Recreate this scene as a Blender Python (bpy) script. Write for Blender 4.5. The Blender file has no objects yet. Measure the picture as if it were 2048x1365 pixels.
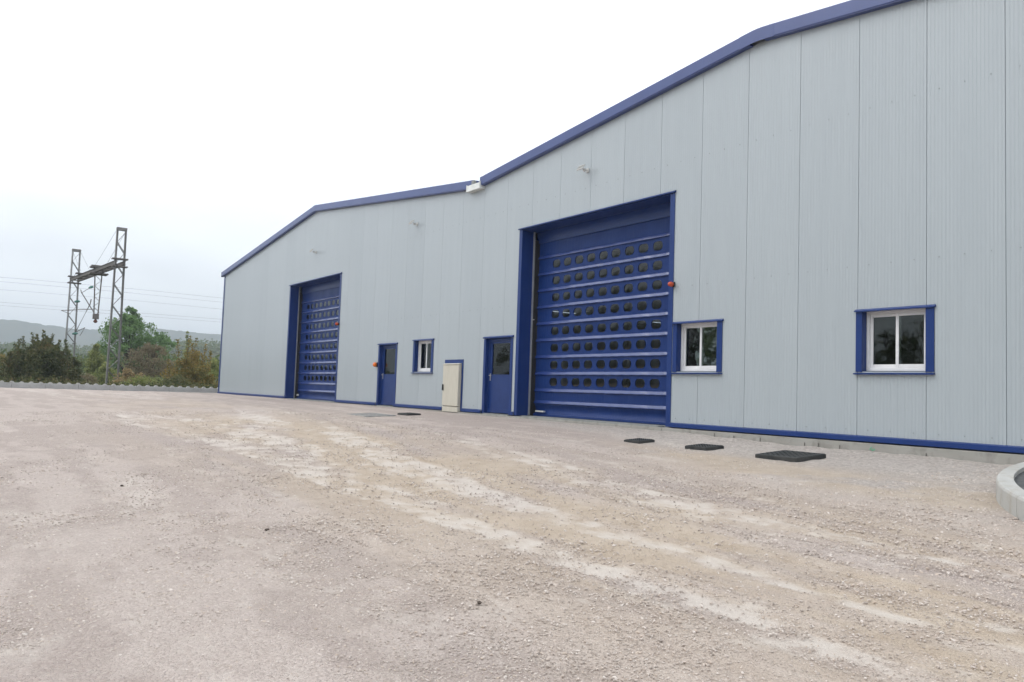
import bpy, bmesh, math, random
import numpy as np
from mathutils import Matrix, Vector

random.seed(7)
rng = np.random.default_rng(11)
scene = bpy.context.scene
C = scene.collection

# ------------------------------------------------------------------ camera
PITCH, ROLL, YAW = math.radians(3.5764), math.radians(1.9525), math.radians(54.79)
EYE = Vector((0.0, -12.432, 0.611))
F = Vector((-math.sin(YAW) * math.cos(PITCH), math.cos(YAW) * math.cos(PITCH), math.sin(PITCH)))
R0 = Vector((math.cos(YAW), math.sin(YAW), 0.0))
U0 = R0.cross(F)
RV = R0 * math.cos(ROLL) + U0 * math.sin(ROLL)
UV = -R0 * math.sin(ROLL) + U0 * math.cos(ROLL)
camd = bpy.data.cameras.new('camera')
camd.sensor_width = 36.0
camd.lens = 28.59
camd.clip_start = 0.05
camd.clip_end = 9000
cam = bpy.data.objects.new('camera', camd)
C.objects.link(cam)
M4 = Matrix((RV, UV, -F)).transposed().to_4x4()
M4.translation = EYE
cam.matrix_world = M4
scene.camera = cam

# ------------------------------------------------------------------ sky, sun, exposure
SUN_DIR = Vector((-0.42, -0.62, 0.80)).normalized()      # towards the sun behind the cloud
sun_el = math.asin(SUN_DIR.z)
sun_az = math.atan2(SUN_DIR.x, SUN_DIR.y)
world = bpy.data.worlds.new('World')
scene.world = world
world.use_nodes = True
wn, wl = world.node_tree.nodes, world.node_tree.links
wn.clear()
wout = wn.new('ShaderNodeOutputWorld')
bg = wn.new('ShaderNodeBackground')
bg.inputs['Strength'].default_value = 0.1
wl.new(bg.outputs[0], wout.inputs[0])
skyt = wn.new('ShaderNodeTexSky')
skyt.sky_type = 'NISHITA'
skyt.sun_disc = False
skyt.sun_elevation = sun_el
skyt.sun_rotation = sun_az
skyt.dust_density = 3.0
tc = wn.new('ShaderNodeTexCoord')
sep = wn.new('ShaderNodeSeparateXYZ')
wl.new(tc.outputs['Generated'], sep.inputs[0])
# an overcast dome is darkest at the horizon and about three times as bright overhead
ramp = wn.new('ShaderNodeMapRange')
ramp.inputs['From Min'].default_value = 0.0
ramp.inputs['From Max'].default_value = 1.0
ramp.inputs['To Min'].default_value = 8.0
ramp.inputs['To Max'].default_value = 16.5
powz = wn.new('ShaderNodeMath'); powz.operation = 'POWER'; powz.inputs[1].default_value = 0.5
absz = wn.new('ShaderNodeMath'); absz.operation = 'MAXIMUM'; absz.inputs[1].default_value = 0.0
wl.new(sep.outputs['Z'], absz.inputs[0]); wl.new(absz.outputs[0], powz.inputs[0])
wl.new(powz.outputs[0], ramp.inputs['Value'])
mapn = wn.new('ShaderNodeMapping'); mapn.inputs['Scale'].default_value = (1.6, 1.6, 5.5)
wl.new(tc.outputs['Generated'], mapn.inputs['Vector'])
cl = wn.new('ShaderNodeTexNoise'); cl.inputs['Scale'].default_value = 2.2
cl.inputs['Detail'].default_value = 5.0; cl.inputs['Roughness'].default_value = 0.5
wl.new(mapn.outputs[0], cl.inputs['Vector'])
clr = wn.new('ShaderNodeMapRange')
clr.inputs['From Min'].default_value = 0.3; clr.inputs['From Max'].default_value = 0.7
clr.inputs['To Min'].default_value = 0.90; clr.inputs['To Max'].default_value = 1.09
wl.new(cl.outputs['Fac'], clr.inputs['Value'])
mul = wn.new('ShaderNodeMath'); mul.operation = 'MULTIPLY'
wl.new(ramp.outputs[0], mul.inputs[0]); wl.new(clr.outputs[0], mul.inputs[1])
tint = wn.new('ShaderNodeVectorMath'); tint.operation = 'SCALE'
tint.inputs[0].default_value = (0.95, 0.992, 1.035)
wl.new(mul.outputs[0], tint.inputs['Scale'])
mixs = wn.new('ShaderNodeMix'); mixs.data_type = 'RGBA'
mixs.inputs['Factor'].default_value = 0.9
wl.new(skyt.outputs[0], mixs.inputs[6]); wl.new(tint.outputs[0], mixs.inputs[7])
wl.new(mixs.outputs[2], bg.inputs['Color'])

sund = bpy.data.lights.new('sun', 'SUN')
sund.energy = 1.0
sund.angle = math.radians(35)
sund.color = (1.0, 0.96, 0.9)
sun = bpy.data.objects.new('sun', sund)
C.objects.link(sun)
sun.rotation_euler = SUN_DIR.to_track_quat('Z', 'Y').to_euler()

vs = scene.view_settings
vs.view_transform = 'Standard'
vs.look = 'None'
vs.gamma = 1.0
vs.use_curve_mapping = False
vs.exposure = 0.25
scene.cycles.volume_max_steps = 64
scene.cycles.max_bounces = 5
scene.cycles.diffuse_bounces = 3
scene.cycles.volume_bounces = 0

# ------------------------------------------------------------------ numeric helpers
def _hash(ix, iy, seed):
    n = (ix.astype(np.int64) * 374761393 + iy.astype(np.int64) * 668265263 + seed * 1442695041) & 0xFFFFFFFF
    n = ((n ^ (n >> 13)) * 1274126177) & 0xFFFFFFFF
    return ((n ^ (n >> 16)) & 0xFFFF) / 65535.0

def vnoise(x, y, seed=0):
    xi, yi = np.floor(x), np.floor(y)
    fx, fy = x - xi, y - yi
    fx = fx * fx * (3 - 2 * fx); fy = fy * fy * (3 - 2 * fy)
    a = _hash(xi, yi, seed); b = _hash(xi + 1, yi, seed)
    c = _hash(xi, yi + 1, seed); d = _hash(xi + 1, yi + 1, seed)
    return (a * (1 - fx) + b * fx) * (1 - fy) + (c * (1 - fx) + d * fx) * fy

def fbm(x, y, seed=0, octs=4):
    s, amp, tot = 0.0, 0.5, 0.0
    for o in range(octs):
        s = s + amp * vnoise(x * 2 ** o, y * 2 ** o, seed + o * 17)
        tot += amp; amp *= 0.5
    return s / tot

def sstep(a, b, x):
    t = np.clip((x - a) / (b - a), 0, 1)
    return t * t * (3 - 2 * t)

# ------------------------------------------------------------------ materials
MATS = {}
def mat(name):
    m = bpy.data.materials.new(name)
    m.use_nodes = True
    nt = m.node_tree
    b = nt.nodes['Principled BSDF']
    MATS[name] = m
    return m, nt, b

def noise_color(nt, b, c1, c2, scale, detail=4, lo=0.35, hi=0.65, stretch=(1, 1, 1), coord='Object'):
    t = nt.nodes.new('ShaderNodeTexCoord')
    mp = nt.nodes.new('ShaderNodeMapping'); mp.inputs['Scale'].default_value = stretch
    nt.links.new(t.outputs[coord], mp.inputs[0])
    n = nt.nodes.new('ShaderNodeTexNoise'); n.inputs['Scale'].default_value = scale
    n.inputs['Detail'].default_value = detail
    nt.links.new(mp.outputs[0], n.inputs['Vector'])
    r = nt.nodes.new('ShaderNodeMapRange')
    r.inputs['From Min'].default_value = lo; r.inputs['From Max'].default_value = hi
    nt.links.new(n.outputs['Fac'], r.inputs['Value'])
    mx = nt.nodes.new('ShaderNodeMix'); mx.data_type = 'RGBA'
    mx.inputs[6].default_value = (*c1, 1); mx.inputs[7].default_value = (*c2, 1)
    nt.links.new(r.outputs[0], mx.inputs['Factor'])
    nt.links.new(mx.outputs[2], b.inputs['Base Color'])
    return n, mx, mp

def add_bump(nt, b, src, strength, dist):
    bp = nt.nodes.new('ShaderNodeBump')
    bp.inputs['Strength'].default_value = strength; bp.inputs['Distance'].default_value = dist
    nt.links.new(src, bp.inputs['Height'])
    nt.links.new(bp.outputs[0], b.inputs['Normal'])
    return bp

def simple(name, c1, c2=None, rough=0.5, scale=3.0, metallic=0.0, bump=0.0, bscale=40.0, stretch=(1, 1, 1), spec=0.5, coat=0.0):
    m, nt, b = mat(name)
    noise_color(nt, b, c1, c2 or tuple(v * 0.85 for v in c1), scale, stretch=stretch)
    b.inputs['Roughness'].default_value = rough
    b.inputs['Metallic'].default_value = metallic
    b.inputs['Specular IOR Level'].default_value = spec
    b.inputs['Coat Weight'].default_value = coat
    if bump:
        t = nt.nodes.new('ShaderNodeTexCoord')
        n = nt.nodes.new('ShaderNodeTexNoise'); n.inputs['Scale'].default_value = bscale; n.inputs['Detail'].default_value = 4
        nt.links.new(t.outputs['Object'], n.inputs['Vector'])
        add_bump(nt, b, n.outputs['Fac'], 0.6, bump)
    return m

# coated steel wall panels: each sheet a slightly different grey, faint rain streaks
m, nt, b = mat('panel_steel')
t = nt.nodes.new('ShaderNodeTexCoord')
mp = nt.nodes.new('ShaderNodeMapping'); mp.inputs['Scale'].default_value = (4.0, 1.0, 0.22)
nt.links.new(t.outputs['Object'], mp.inputs[0])
n = nt.nodes.new('ShaderNodeTexNoise'); n.inputs['Scale'].default_value = 1.6; n.inputs['Detail'].default_value = 5
nt.links.new(mp.outputs[0], n.inputs['Vector'])
oi = nt.nodes.new('ShaderNodeObjectInfo')
ad = nt.nodes.new('ShaderNodeMath'); ad.operation = 'MULTIPLY_ADD'; ad.inputs[1].default_value = 0.45
nt.links.new(oi.outputs['Random'], ad.inputs[0]); nt.links.new(n.outputs['Fac'], ad.inputs[2])
mx = nt.nodes.new('ShaderNodeMix'); mx.data_type = 'RGBA'
mx.inputs[6].default_value = (0.362, 0.405, 0.434, 1); mx.inputs[7].default_value = (0.395, 0.440, 0.468, 1)
rr = nt.nodes.new('ShaderNodeMapRange'); rr.inputs['From Min'].default_value = 0.3; rr.inputs['From Max'].default_value = 1.1
nt.links.new(ad.outputs[0], rr.inputs['Value']); nt.links.new(rr.outputs[0], mx.inputs['Factor'])
nt.links.new(mx.outputs[2], b.inputs['Base Color'])
b.inputs['Roughness'].default_value = 0.42
b.inputs['Specular IOR Level'].default_value = 0.5
b.inputs['Coat Weight'].default_value = 0.55
b.inputs['Coat Roughness'].default_value = 0.2

BLUE = simple('blue_coated_steel', (0.009, 0.033, 0.15), (0.012, 0.039, 0.17), rough=0.3, scale=2.5, spec=.35)
BLUE_FASCIA = simple('blue_fascia_gloss', (0.018, 0.042, 0.18), (0.022, 0.05, 0.2), rough=0.33, scale=1.5, spec=.7, coat=.15)
BLUE_DOOR = simple('blue_door_paint', (0.009, 0.031, 0.14), (0.012, 0.038, 0.16), rough=0.34, scale=4, spec=.35)
m, nt, b = mat('blue_pvc_curtain')
nz, mxn, mpp = noise_color(nt, b, (0.006, 0.026, 0.125), (0.009, 0.033, 0.15), 1.8, stretch=(1, 1, 1.5))
b.inputs['Roughness'].default_value = 0.4
b.inputs['Specular IOR Level'].default_value = .2
wv = nt.nodes.new('ShaderNodeTexNoise'); wv.inputs['Scale'].default_value = 5.0; wv.inputs['Detail'].default_value = 3
mp2 = nt.nodes.new('ShaderNodeMapping'); mp2.inputs['Scale'].default_value = (4.0, 1, 0.6)
tt = nt.nodes.new('ShaderNodeTexCoord'); nt.links.new(tt.outputs['Object'], mp2.inputs[0]); nt.links.new(mp2.outputs[0], wv.inputs['Vector'])
add_bump(nt, b, wv.outputs['Fac'], 0.5, 0.012)
PVC = m
PVC_BAR = simple('blue_pvc_bar', (0.015, 0.038, 0.17), (0.018, 0.044, 0.19), rough=0.26, scale=6, spec=.8, coat=.4)
PVC_BAR.node_tree.nodes['Principled BSDF'].inputs['Coat Roughness'].default_value = .2
WHITE = simple('white_window_frame', (0.78, 0.78, 0.79), (0.72, 0.72, 0.73), rough=0.3, scale=5)
GUTTER = simple('white_gutter_sheet', (0.76, 0.78, 0.76), (0.66, 0.68, 0.66), rough=0.4, scale=6)
ALU = simple('aluminium_guide', (0.62, 0.63, 0.64), (0.5, 0.51, 0.52), rough=0.35, metallic=0.6)
BLACK = simple('black_rubber', (0.012, 0.012, 0.013), (0.02, 0.02, 0.02), rough=0.6)
BEIGE = simple('beige_cabinet_polyester', (0.57, 0.54, 0.46), (0.53, 0.50, 0.42), rough=0.5, scale=4, stretch=(3, 1, 0.6))
LAMPGREY = simple('grey_lamp_body', (0.58, 0.58, 0.56), (0.5, 0.5, 0.48), rough=0.45)
LAMPGLASS = simple('lamp_front_glass', (0.55, 0.48, 0.42), (0.48, 0.42, 0.37), rough=0.15)
ORANGE = simple('red_orange_lens', (0.55, 0.075, 0.02), (0.42, 0.05, 0.015), rough=0.25, scale=10)
ORANGE2 = simple('bright_orange_lens', (0.85, 0.20, 0.015), (0.7, 0.14, 0.01), rough=0.3, scale=10)
INSIDE = simple('dark_interior_sheet', (0.27, 0.29, 0.31), (0.24, 0.26, 0.28), rough=0.8)
STEELBEAM = simple('interior_steel', (0.3, 0.3, 0.29), (0.22, 0.22, 0.21), rough=0.6)
ROOFM = simple('roof_sheet', (0.25, 0.27, 0.29), (0.22, 0.24, 0.26), rough=0.5)
MASTM = simple('galvanised_mast_steel', (0.24, 0.235, 0.23), (0.17, 0.16, 0.155), rough=0.65, scale=2.0)
RUST = simple('dark_beam_steel', (0.15, 0.135, 0.125), (0.10, 0.09, 0.085), rough=0.7, scale=3.0)
GLASSGREEN = simple('green_glass_insulator', (0.09, 0.24, 0.21), (0.07, 0.2, 0.17), rough=0.15)
BROWNINS = simple('brown_insulator', (0.12, 0.04, 0.02), (0.09, 0.03, 0.02), rough=0.25)
WIREM = simple('copper_wire', (0.06, 0.06, 0.06), (0.05, 0.05, 0.05), rough=0.6)
CAST = simple('black_composite_cover', (0.016, 0.019, 0.020), (0.045, 0.046, 0.045), rough=0.55, scale=7, bump=0.002, bscale=60)
CASTGREY = simple('weathered_cover', (0.24, 0.245, 0.24), (0.36, 0.34, 0.32), rough=0.8, scale=6)
ZINC = simple('zinc_handle', (0.55, 0.55, 0.56), (0.45, 0.45, 0.46), rough=0.3, metallic=0.7)
GREENPAINT = simple('green_spray_paint', (0.10, 0.36, 0.22), (0.14, 0.33, 0.22), rough=0.6)
SCREW = simple('screw_steel', (0.27, 0.29, 0.30), (0.22, 0.24, 0.25), rough=0.4, metallic=0.3)
PAPER = simple('white_paper', (0.6, 0.6, 0.57), (0.5, 0.5, 0.47), rough=0.7)

# concrete: cloudy, pitted, darker damp foot comes as stains with their own shape
def concrete(name, c1, c2, c3):
    m, nt, b = mat(name)
    n, mx, mp = noise_color(nt, b, c1, c2, 1.7, detail=7, lo=0.3, hi=0.7)
    n2 = nt.nodes.new('ShaderNodeTexNoise'); n2.inputs['Scale'].default_value = 7.0; n2.inputs['Detail'].default_value = 6
    nt.links.new(mp.outputs[0], n2.inputs['Vector'])
    r = nt.nodes.new('ShaderNodeMapRange'); r.inputs['From Min'].default_value = 0.5; r.inputs['From Max'].default_value = 0.72
    r.inputs['To Max'].default_value = 0.7
    nt.links.new(n2.outputs['Fac'], r.inputs['Value'])
    m2 = nt.nodes.new('ShaderNodeMix'); m2.data_type = 'RGBA'; m2.inputs[7].default_value = (*c3, 1)
    nt.links.new(r.outputs[0], m2.inputs['Factor']); nt.links.new(mx.outputs[2], m2.inputs[6])
    nt.links.new(m2.outputs[2], b.inputs['Base Color'])
    b.inputs['Roughness'].default_value = 0.85
    b.inputs['Specular IOR Level'].default_value = 0.2
    n3 = nt.nodes.new('ShaderNodeTexNoise'); n3.inputs['Scale'].default_value = 60; n3.inputs['Detail'].default_value = 5
    nt.links.new(mp.outputs[0], n3.inputs['Vector'])
    add_bump(nt, b, n3.outputs['Fac'], 0.5, 0.004)
    return m
PLINTH = concrete('plinth_concrete', (0.30, 0.29, 0.265), (0.37, 0.36, 0.335), (0.22, 0.21, 0.19))
KERBM = concrete('kerb_concrete', (0.40, 0.395, 0.375), (0.48, 0.475, 0.455), (0.36, 0.33, 0.28))
WALLM = concrete('block_concrete', (0.36, 0.36, 0.36), (0.42, 0.42, 0.42), (0.31, 0.30, 0.29))
SILLM = concrete('sill_concrete', (0.22, 0.23, 0.225), (0.30, 0.305, 0.295), (0.16, 0.165, 0.16))

# window glass: thin pane, reflection by angle over a see-through sheet
def glass(name, tintc, rough, wob, ior):
    m = bpy.data.materials.new(name); m.use_nodes = True
    nt = m.node_tree; nt.nodes.clear()
    o = nt.nodes.new('ShaderNodeOutputMaterial')
    tr = nt.nodes.new('ShaderNodeBsdfTransparent'); tr.inputs[0].default_value = (*tintc, 1)
    gl = nt.nodes.new('ShaderNodeBsdfGlossy'); gl.inputs['Roughness'].default_value = rough
    gl.inputs['Color'].default_value = (0.9, 0.93, 0.92, 1)
    fr = nt.nodes.new('ShaderNodeFresnel'); fr.inputs['IOR'].default_value = ior     # both faces of the pane reflect
    ms = nt.nodes.new('ShaderNodeMixShader')
    nt.links.new(fr.outputs[0], ms.inputs[0]); nt.links.new(tr.outputs[0], ms.inputs[1]); nt.links.new(gl.outputs[0], ms.inputs[2])
    nt.links.new(ms.outputs[0], o.inputs[0])
    if wob:
        t = nt.nodes.new('ShaderNodeTexCoord'); n = nt.nodes.new('ShaderNodeTexNoise')
        n.inputs['Scale'].default_value = 3.5; n.inputs['Detail'].default_value = 2
        nt.links.new(t.outputs['Object'], n.inputs['Vector'])
        bp = nt.nodes.new('ShaderNodeBump'); bp.inputs['Strength'].default_value = 0.6; bp.inputs['Distance'].default_value = wob
        nt.links.new(n.outputs['Fac'], bp.inputs['Height'])
        nt.links.new(bp.outputs[0], gl.inputs['Normal']); nt.links.new(bp.outputs[0], fr.inputs['Normal'])
    return m
GLASS = glass('window_glass', (0.72, 0.76, 0.74), 0.02, 0.0012, 1.5)
FILM = glass('clear_pvc_film', (0.5, 0.56, 0.62), 0.09, 0.004, 1.55)

# ------------------------------------------------------------------ mesh builders
class MB:
    def __init__(s):
        s.v, s.f = [], []
    def add(s, vs_, fs_):
        o = len(s.v)
        s.v += [tuple(p) for p in vs_]
        s.f += [tuple(i + o for i in f) for f in fs_]
        return s
    def box(s, x0, x1, y0, y1, z0, z1):
        vs_ = [(x0, y0, z0), (x1, y0, z0), (x1, y1, z0), (x0, y1, z0), (x0, y0, z1), (x1, y0, z1), (x1, y1, z1), (x0, y1, z1)]
        return s.add(vs_, [(0, 3, 2, 1), (4, 5, 6, 7), (0, 1, 5, 4), (1, 2, 6, 5), (2, 3, 7, 6), (3, 0, 4, 7)])
    def bar(s, p, q, w, h, up=(0, 0, 1)):
        p, q = Vector(p), Vector(q)
        d = (q - p).normalized()
        u = Vector(up)
        if abs(d.dot(u)) > 0.98: u = Vector((0, 1, 0))
        a = d.cross(u).normalized(); c = a.cross(d)
        vs_ = []
        for e in (p, q):
            for i, j in ((-1, -1), (1, -1), (1, 1), (-1, 1)):
                vs_.append(e + a * (i * w / 2) + c * (j * h / 2))
        return s.add(vs_, [(3, 2, 1, 0), (4, 5, 6, 7), (0, 1, 5, 4), (1, 2, 6, 5), (2, 3, 7, 6), (3, 0, 4, 7)])
    def tube(s, pts, rad, n=8, cap=True):
        pts = [Vector(p) for p in pts]
        if not hasattr(rad, '__len__'): rad = [rad] * len(pts)
        rings = []
        for i, p in enumerate(pts):
            d = (pts[min(i + 1, len(pts) - 1)] - pts[max(i - 1, 0)]).normalized()
            u = Vector((0, 0, 1)) if abs(d.z) < 0.9 else Vector((1, 0, 0))
            a = d.cross(u).normalized(); c = a.cross(d)
            rings.append([p + (a * math.cos(2 * math.pi * k / n) + c * math.sin(2 * math.pi * k / n)) * rad[i] for k in range(n)])
        vs_ = [v for r in rings for v in r]
        fs_ = []
        for i in range(len(pts) - 1):
            for k in range(n):
                fs_.append((i * n + k, i * n + (k + 1) % n, (i + 1) * n + (k + 1) % n, (i + 1) * n + k))
        if cap:
            fs_.append(tuple(range(n))[::-1]); fs_.append(tuple((len(pts) - 1) * n + k for k in range(n)))
        return s.add(vs_, fs_)
    def prism(s, poly, axis, a, b_):
        """extrude a 2D polygon along an axis: 'x' poly=(y,z), 'y' poly=(x,z), 'z' poly=(x,y)"""
        def P(u, v, w):
            return {'x': (w, u, v), 'y': (u, w, v), 'z': (u, v, w)}[axis]
        n = len(poly)
        vs_ = [P(u, v, a) for u, v in poly] + [P(u, v, b_) for u, v in poly]
        fs_ = [tuple(range(n))[::-1], tuple(range(n, 2 * n))] + [(k, (k + 1) % n, n + (k + 1) % n, n + k) for k in range(n)]
        return s.add(vs_, fs_)
    def mesh(s, name):
        me = bpy.data.meshes.new(name)
        me.from_pydata(s.v, [], s.f)
        me.validate(); me.update()
        bm = bmesh.new(); bm.from_mesh(me)
        bmesh.ops.recalc_face_normals(bm, faces=bm.faces)
        bm.to_mesh(me); bm.free()
        return me
    def build(s, name, material, parent=None, bevel=0.0, smooth=False, recalc=True):
        if recalc: me = s.mesh(name)
        else:
            me = bpy.data.meshes.new(name); me.from_pydata(s.v, [], s.f); me.update()
        me.materials.append(material)
        return link(name, me, parent, bevel, smooth)

def link(name, me, parent=None, bevel=0.0, smooth=False):
    o = bpy.data.objects.new(name, me)
    C.objects.link(o)
    if parent is not None: o.parent = parent
    if smooth:
        me.polygons.foreach_set('use_smooth', [True] * len(me.polygons))
    if bevel:
        md = o.modifiers.new('bevel', 'BEVEL'); md.width = bevel; md.segments = 2; md.limit_method = 'ANGLE'
        md.angle_limit = math.radians(40)
    return o

def empty(name, loc=(0, 0, 0), rz=0.0, parent=None):
    o = bpy.data.objects.new(name, None)
    o.empty_display_size = 0.2
    C.objects.link(o)
    o.location = loc; o.rotation_euler = (0, 0, rz)
    if parent is not None: o.parent = parent
    return o

def tag(o, label=None, cat=None, group=None, kind=None):
    if label: o['label'] = label
    if cat: o['category'] = cat
    if group: o['group'] = group
    if kind: o['kind'] = kind
    return o

def copy_tree(o, parent=None):
    c = o.copy(); C.objects.link(c)
    if parent is not None: c.parent = parent
    for ch in list(o.children): copy_tree(ch, c)
    return c

def big_mesh(name, V, Fc, material, parent=None, smooth=False):
    """numpy vertices (n,3) and quads/tris (m,k)"""
    me = bpy.data.meshes.new(name)
    k = Fc.shape[1]
    me.vertices.add(len(V)); me.vertices.foreach_set('co', V.astype(np.float32).ravel())
    me.loops.add(Fc.size); me.loops.foreach_set('vertex_index', Fc.astype(np.int32).ravel())
    me.polygons.add(len(Fc)); me.polygons.foreach_set('loop_start', np.arange(0, Fc.size, k, dtype=np.int32))
    me.update(calc_edges=True)
    if smooth: me.polygons.foreach_set('use_smooth', np.ones(len(Fc), bool))
    me.materials.append(material)
    o = bpy.data.objects.new(name, me)
    C.objects.link(o)
    if parent is not None: o.parent = parent
    return o

# ------------------------------------------------------------------ ground
def z0(X): return np.interp(X, [-60, -45, -30, -25, -19, -14, -11.5, -10, -6, 0, 10], [0, 0, -.02, -.03, -.06, -.08, -.10, -.155, -.18, -.22, -.3])
def slope(X): return np.interp(X, [-45, -20, -8, 0, 30], [0, .045, .07, .07, .05])
def gbase(X, Y):
    z = z0(X) + slope(X) * np.where(Y > -15, np.clip(Y, -15, 0), -15 + 3 * (1 - np.exp((Y + 15) / 3)) * -1)
    beyond = sstep(-45.8, -52, X)
    z = z * (1 - beyond) + beyond * (-0.55)
    far = sstep(60, 400, np.hypot(X, Y))
    return z * (1 - far) + far * -1.2

def band(Y, c, w):
    return np.exp(-((Y - c) / w) ** 2)

def ground_masks(X, Y):
    """dust: pale fines pressed by wheels; tan: sandy fines; fresh: loose pale crushed stone"""
    wob = 0.35 * (fbm(X * 0.5, Y * 0.5, 3, 3) - 0.5)
    Yw = Y + wob
    cA = np.interp(X, [-40, -22, -14, -7, -2], [-9.3, -8.4, -8.2, -8.1, -8.2])
    cA2 = cA + np.interp(X, [-30, -10, -2], [1.0, 1.45, 1.7])
    cB = np.interp(X, [-30, -19.4, -12, -9.3, -6.3, -4.7, -2], [-5.0, -5.5, -6.1, -6.35, -6.7, -6.95, -7.3])
    cC = np.interp(X, [-30, -14.4, -11.5, -7.8, -5, -2.8, 2], [-3.6, -4.1, -4.5, -5.3, -5.9, -6.3, -7.0])
    cD = np.interp(X, [-45, -36, -29, -18, -6], [-10.5, -10.4, -10.1, -10.3, -11.2])
    v = Yw + np.interp(Yw, [-11, -9.5, -8.2, -6.8, -5.4, -4, -2], [-.03, -.02, 0, .12, .2, .2, .05]) * (X + 8)
    patch = fbm(X * 0.7, Y * 0.95, 21, 5)
    fine_l = fbm(X * .55, v * 3.4, 31, 5)
    fine_i = fbm(X * 2.3, Y * 2.9, 37, 5)
    streak = fbm(X * .10 + 3, v * 2.6, 63, 4)
    tracks = np.maximum.reduce([0.72 * band(Yw, cA, .50), 0.6 * band(Yw, cA2, .5), 0.72 * band(Yw, cB, .6), 0.72 * band(Yw, cC, .6), 0.5 * band(Yw, cD, .4)])
    tracks = tracks * np.interp(X, [-46, -30, -22, -4, 2], [.5, .6, 1, .9, .6])
    drive = np.exp(-((Yw + 6.6) / 3.0) ** 2)
    fine_h = fbm(X * 4.2, Y * 5.4, 39, 5)
    dust = sstep(.54, .80, .19 * tracks + .23 * drive * sstep(.36, .60, streak) + .16 * fine_l + .50 * fine_h + .12 * patch)
    dust = np.maximum(dust, .6 * sstep(.50, .70, patch * .25 + fine_h * .25 + fine_i * .2 + streak * .3))
    tanr = 1.25 * np.exp(-((Yw + 6.7 + 0.03 * (X + 8)) / 2.3) ** 2) * np.interp(X, [-40, -25, -16, 0], [.1, .5, 1, 1])
    tanm = np.clip(tanr * sstep(.30, .62, .5 * fbm(X * .5, Y * 1.1, 44, 4) + .5 * fbm(X * .12, v * 2.2, 71, 4)) * 1.05, 0, 1)
    soil = np.exp(-(((X + 6.2) / 2.6) ** 2 + ((Y + 2.9) / .8) ** 2)) + .8 * np.exp(-(((X + 9.0) / 1.8) ** 2 + ((Y + 2.3) / .45) ** 2)) + .7 * np.exp(-(((X + 4.4) / .5) ** 2 + ((Y + 2.6) / 1.2) ** 2))
    tanm = np.maximum(tanm, np.clip(soil * sstep(.3, .55, fbm(X * .9, Y * 1.4, 48, 4)) * 1.2, 0, 1))
    near = np.interp(X, [-22, -16, -11, -4], [0.5, .8, 2.6, 5.2])
    fresh = sstep(1.0, .45, -Y / near + .5 * (fbm(X * .8, Y * 1.2, 55, 4) - .5)) * np.interp(X, [-26, -18, -12], [0, .5, 1]) * (1 - .7 * np.clip(tanm, 0, 1))
    ptc = .6 * fbm(X * .16 + 7, v * 2.3, 103, 5) + .4 * fbm(X * 1.6, Y * 2.4, 109, 4)
    pale = sstep(.42, .58, ptc)
    return dust, tanm, fresh, pale

def axis_points(segs, lo, hi, first, last, nfar):
    a = []
    for s0, s1, st in segs: a.append(np.arange(s0, s1, st))
    a = np.concatenate(a + [np.array([segs[-1][1]])])
    dl = np.geomspace(first, a[0] - lo, nfar); dh = np.geomspace(last, hi - a[-1], nfar)
    return np.concatenate([a[0] - dl[::-1], a, a[-1] + dh])
gx = axis_points([(-46.5, -26, .18), (-26, -13, .09), (-13, 2.2, .05)], -4000, 3000, .4, .2, 34)
gy = axis_points([(-13.6, -9, .06), (-9, 0.4, .05)], -3000, 4000, .12, .3, 36)
GX, GY = np.meshgrid(gx, gy)
dust, tanm, fresh, pale = ground_masks(GX, GY)
rel = 0.02 * (fbm(GX * .9, GY * .9, 5, 3) - .5) + .012 * (fbm(GX * 6, GY * 6, 9, 3) - .5) - .010 * dust - .012 * np.exp(-((GY + 6.6) / 3.2) ** 2) * fbm(GX * .1, (GY + .08 * (GX + 8)) * 3.2, 81, 3) + .02 * fresh * fbm(GX * 4, GY * 4, 77, 2)
# tyre lug prints pressed across the sandy wheel lines
lug = np.sin(GX * 2 * math.pi / .16 + 2.5 * np.sin(GY * 6)) * np.exp(-((GY + 6.95 + .25 * np.sin(GX * .35)) / .28) ** 2) * sstep(-8, -6, GX)
lug = lug + np.sin(GX * 2 * math.pi / .15 + 2 * np.sin(GY * 7)) * np.exp(-((GY + 5.75) / .2) ** 2) * sstep(-6, -5, GX)
rel = rel + .006 * lug * tanm
vv = GY + .10 * (GX + 8)
rut = 1 - np.abs(2 * fbm(GX * .09, vv * 4.5, 87, 3) - 1)
rel = rel - .016 * np.exp(-((GY + 6.6) / 2.8) ** 2) * sstep(.80, 1.0, rut)
rel = rel + sstep(-.55, -.05, GY) * sstep(-13, -9, GX) * .07 * (fbm(GX * 2.2, GY * 2, 95, 4) - .25)
inside = (GX > -46) & (GX < 12) & (GY < .4) & (GY > -25)
GZ = gbase(GX, GY) + np.where(inside, rel, 0)
ny, nx = GX.shape
idx = np.arange(nx * ny).reshape(ny, nx)
quads = np.stack([idx[:-1, :-1], idx[:-1, 1:], idx[1:, 1:], idx[1:, :-1]], -1).reshape(-1, 4)

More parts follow.
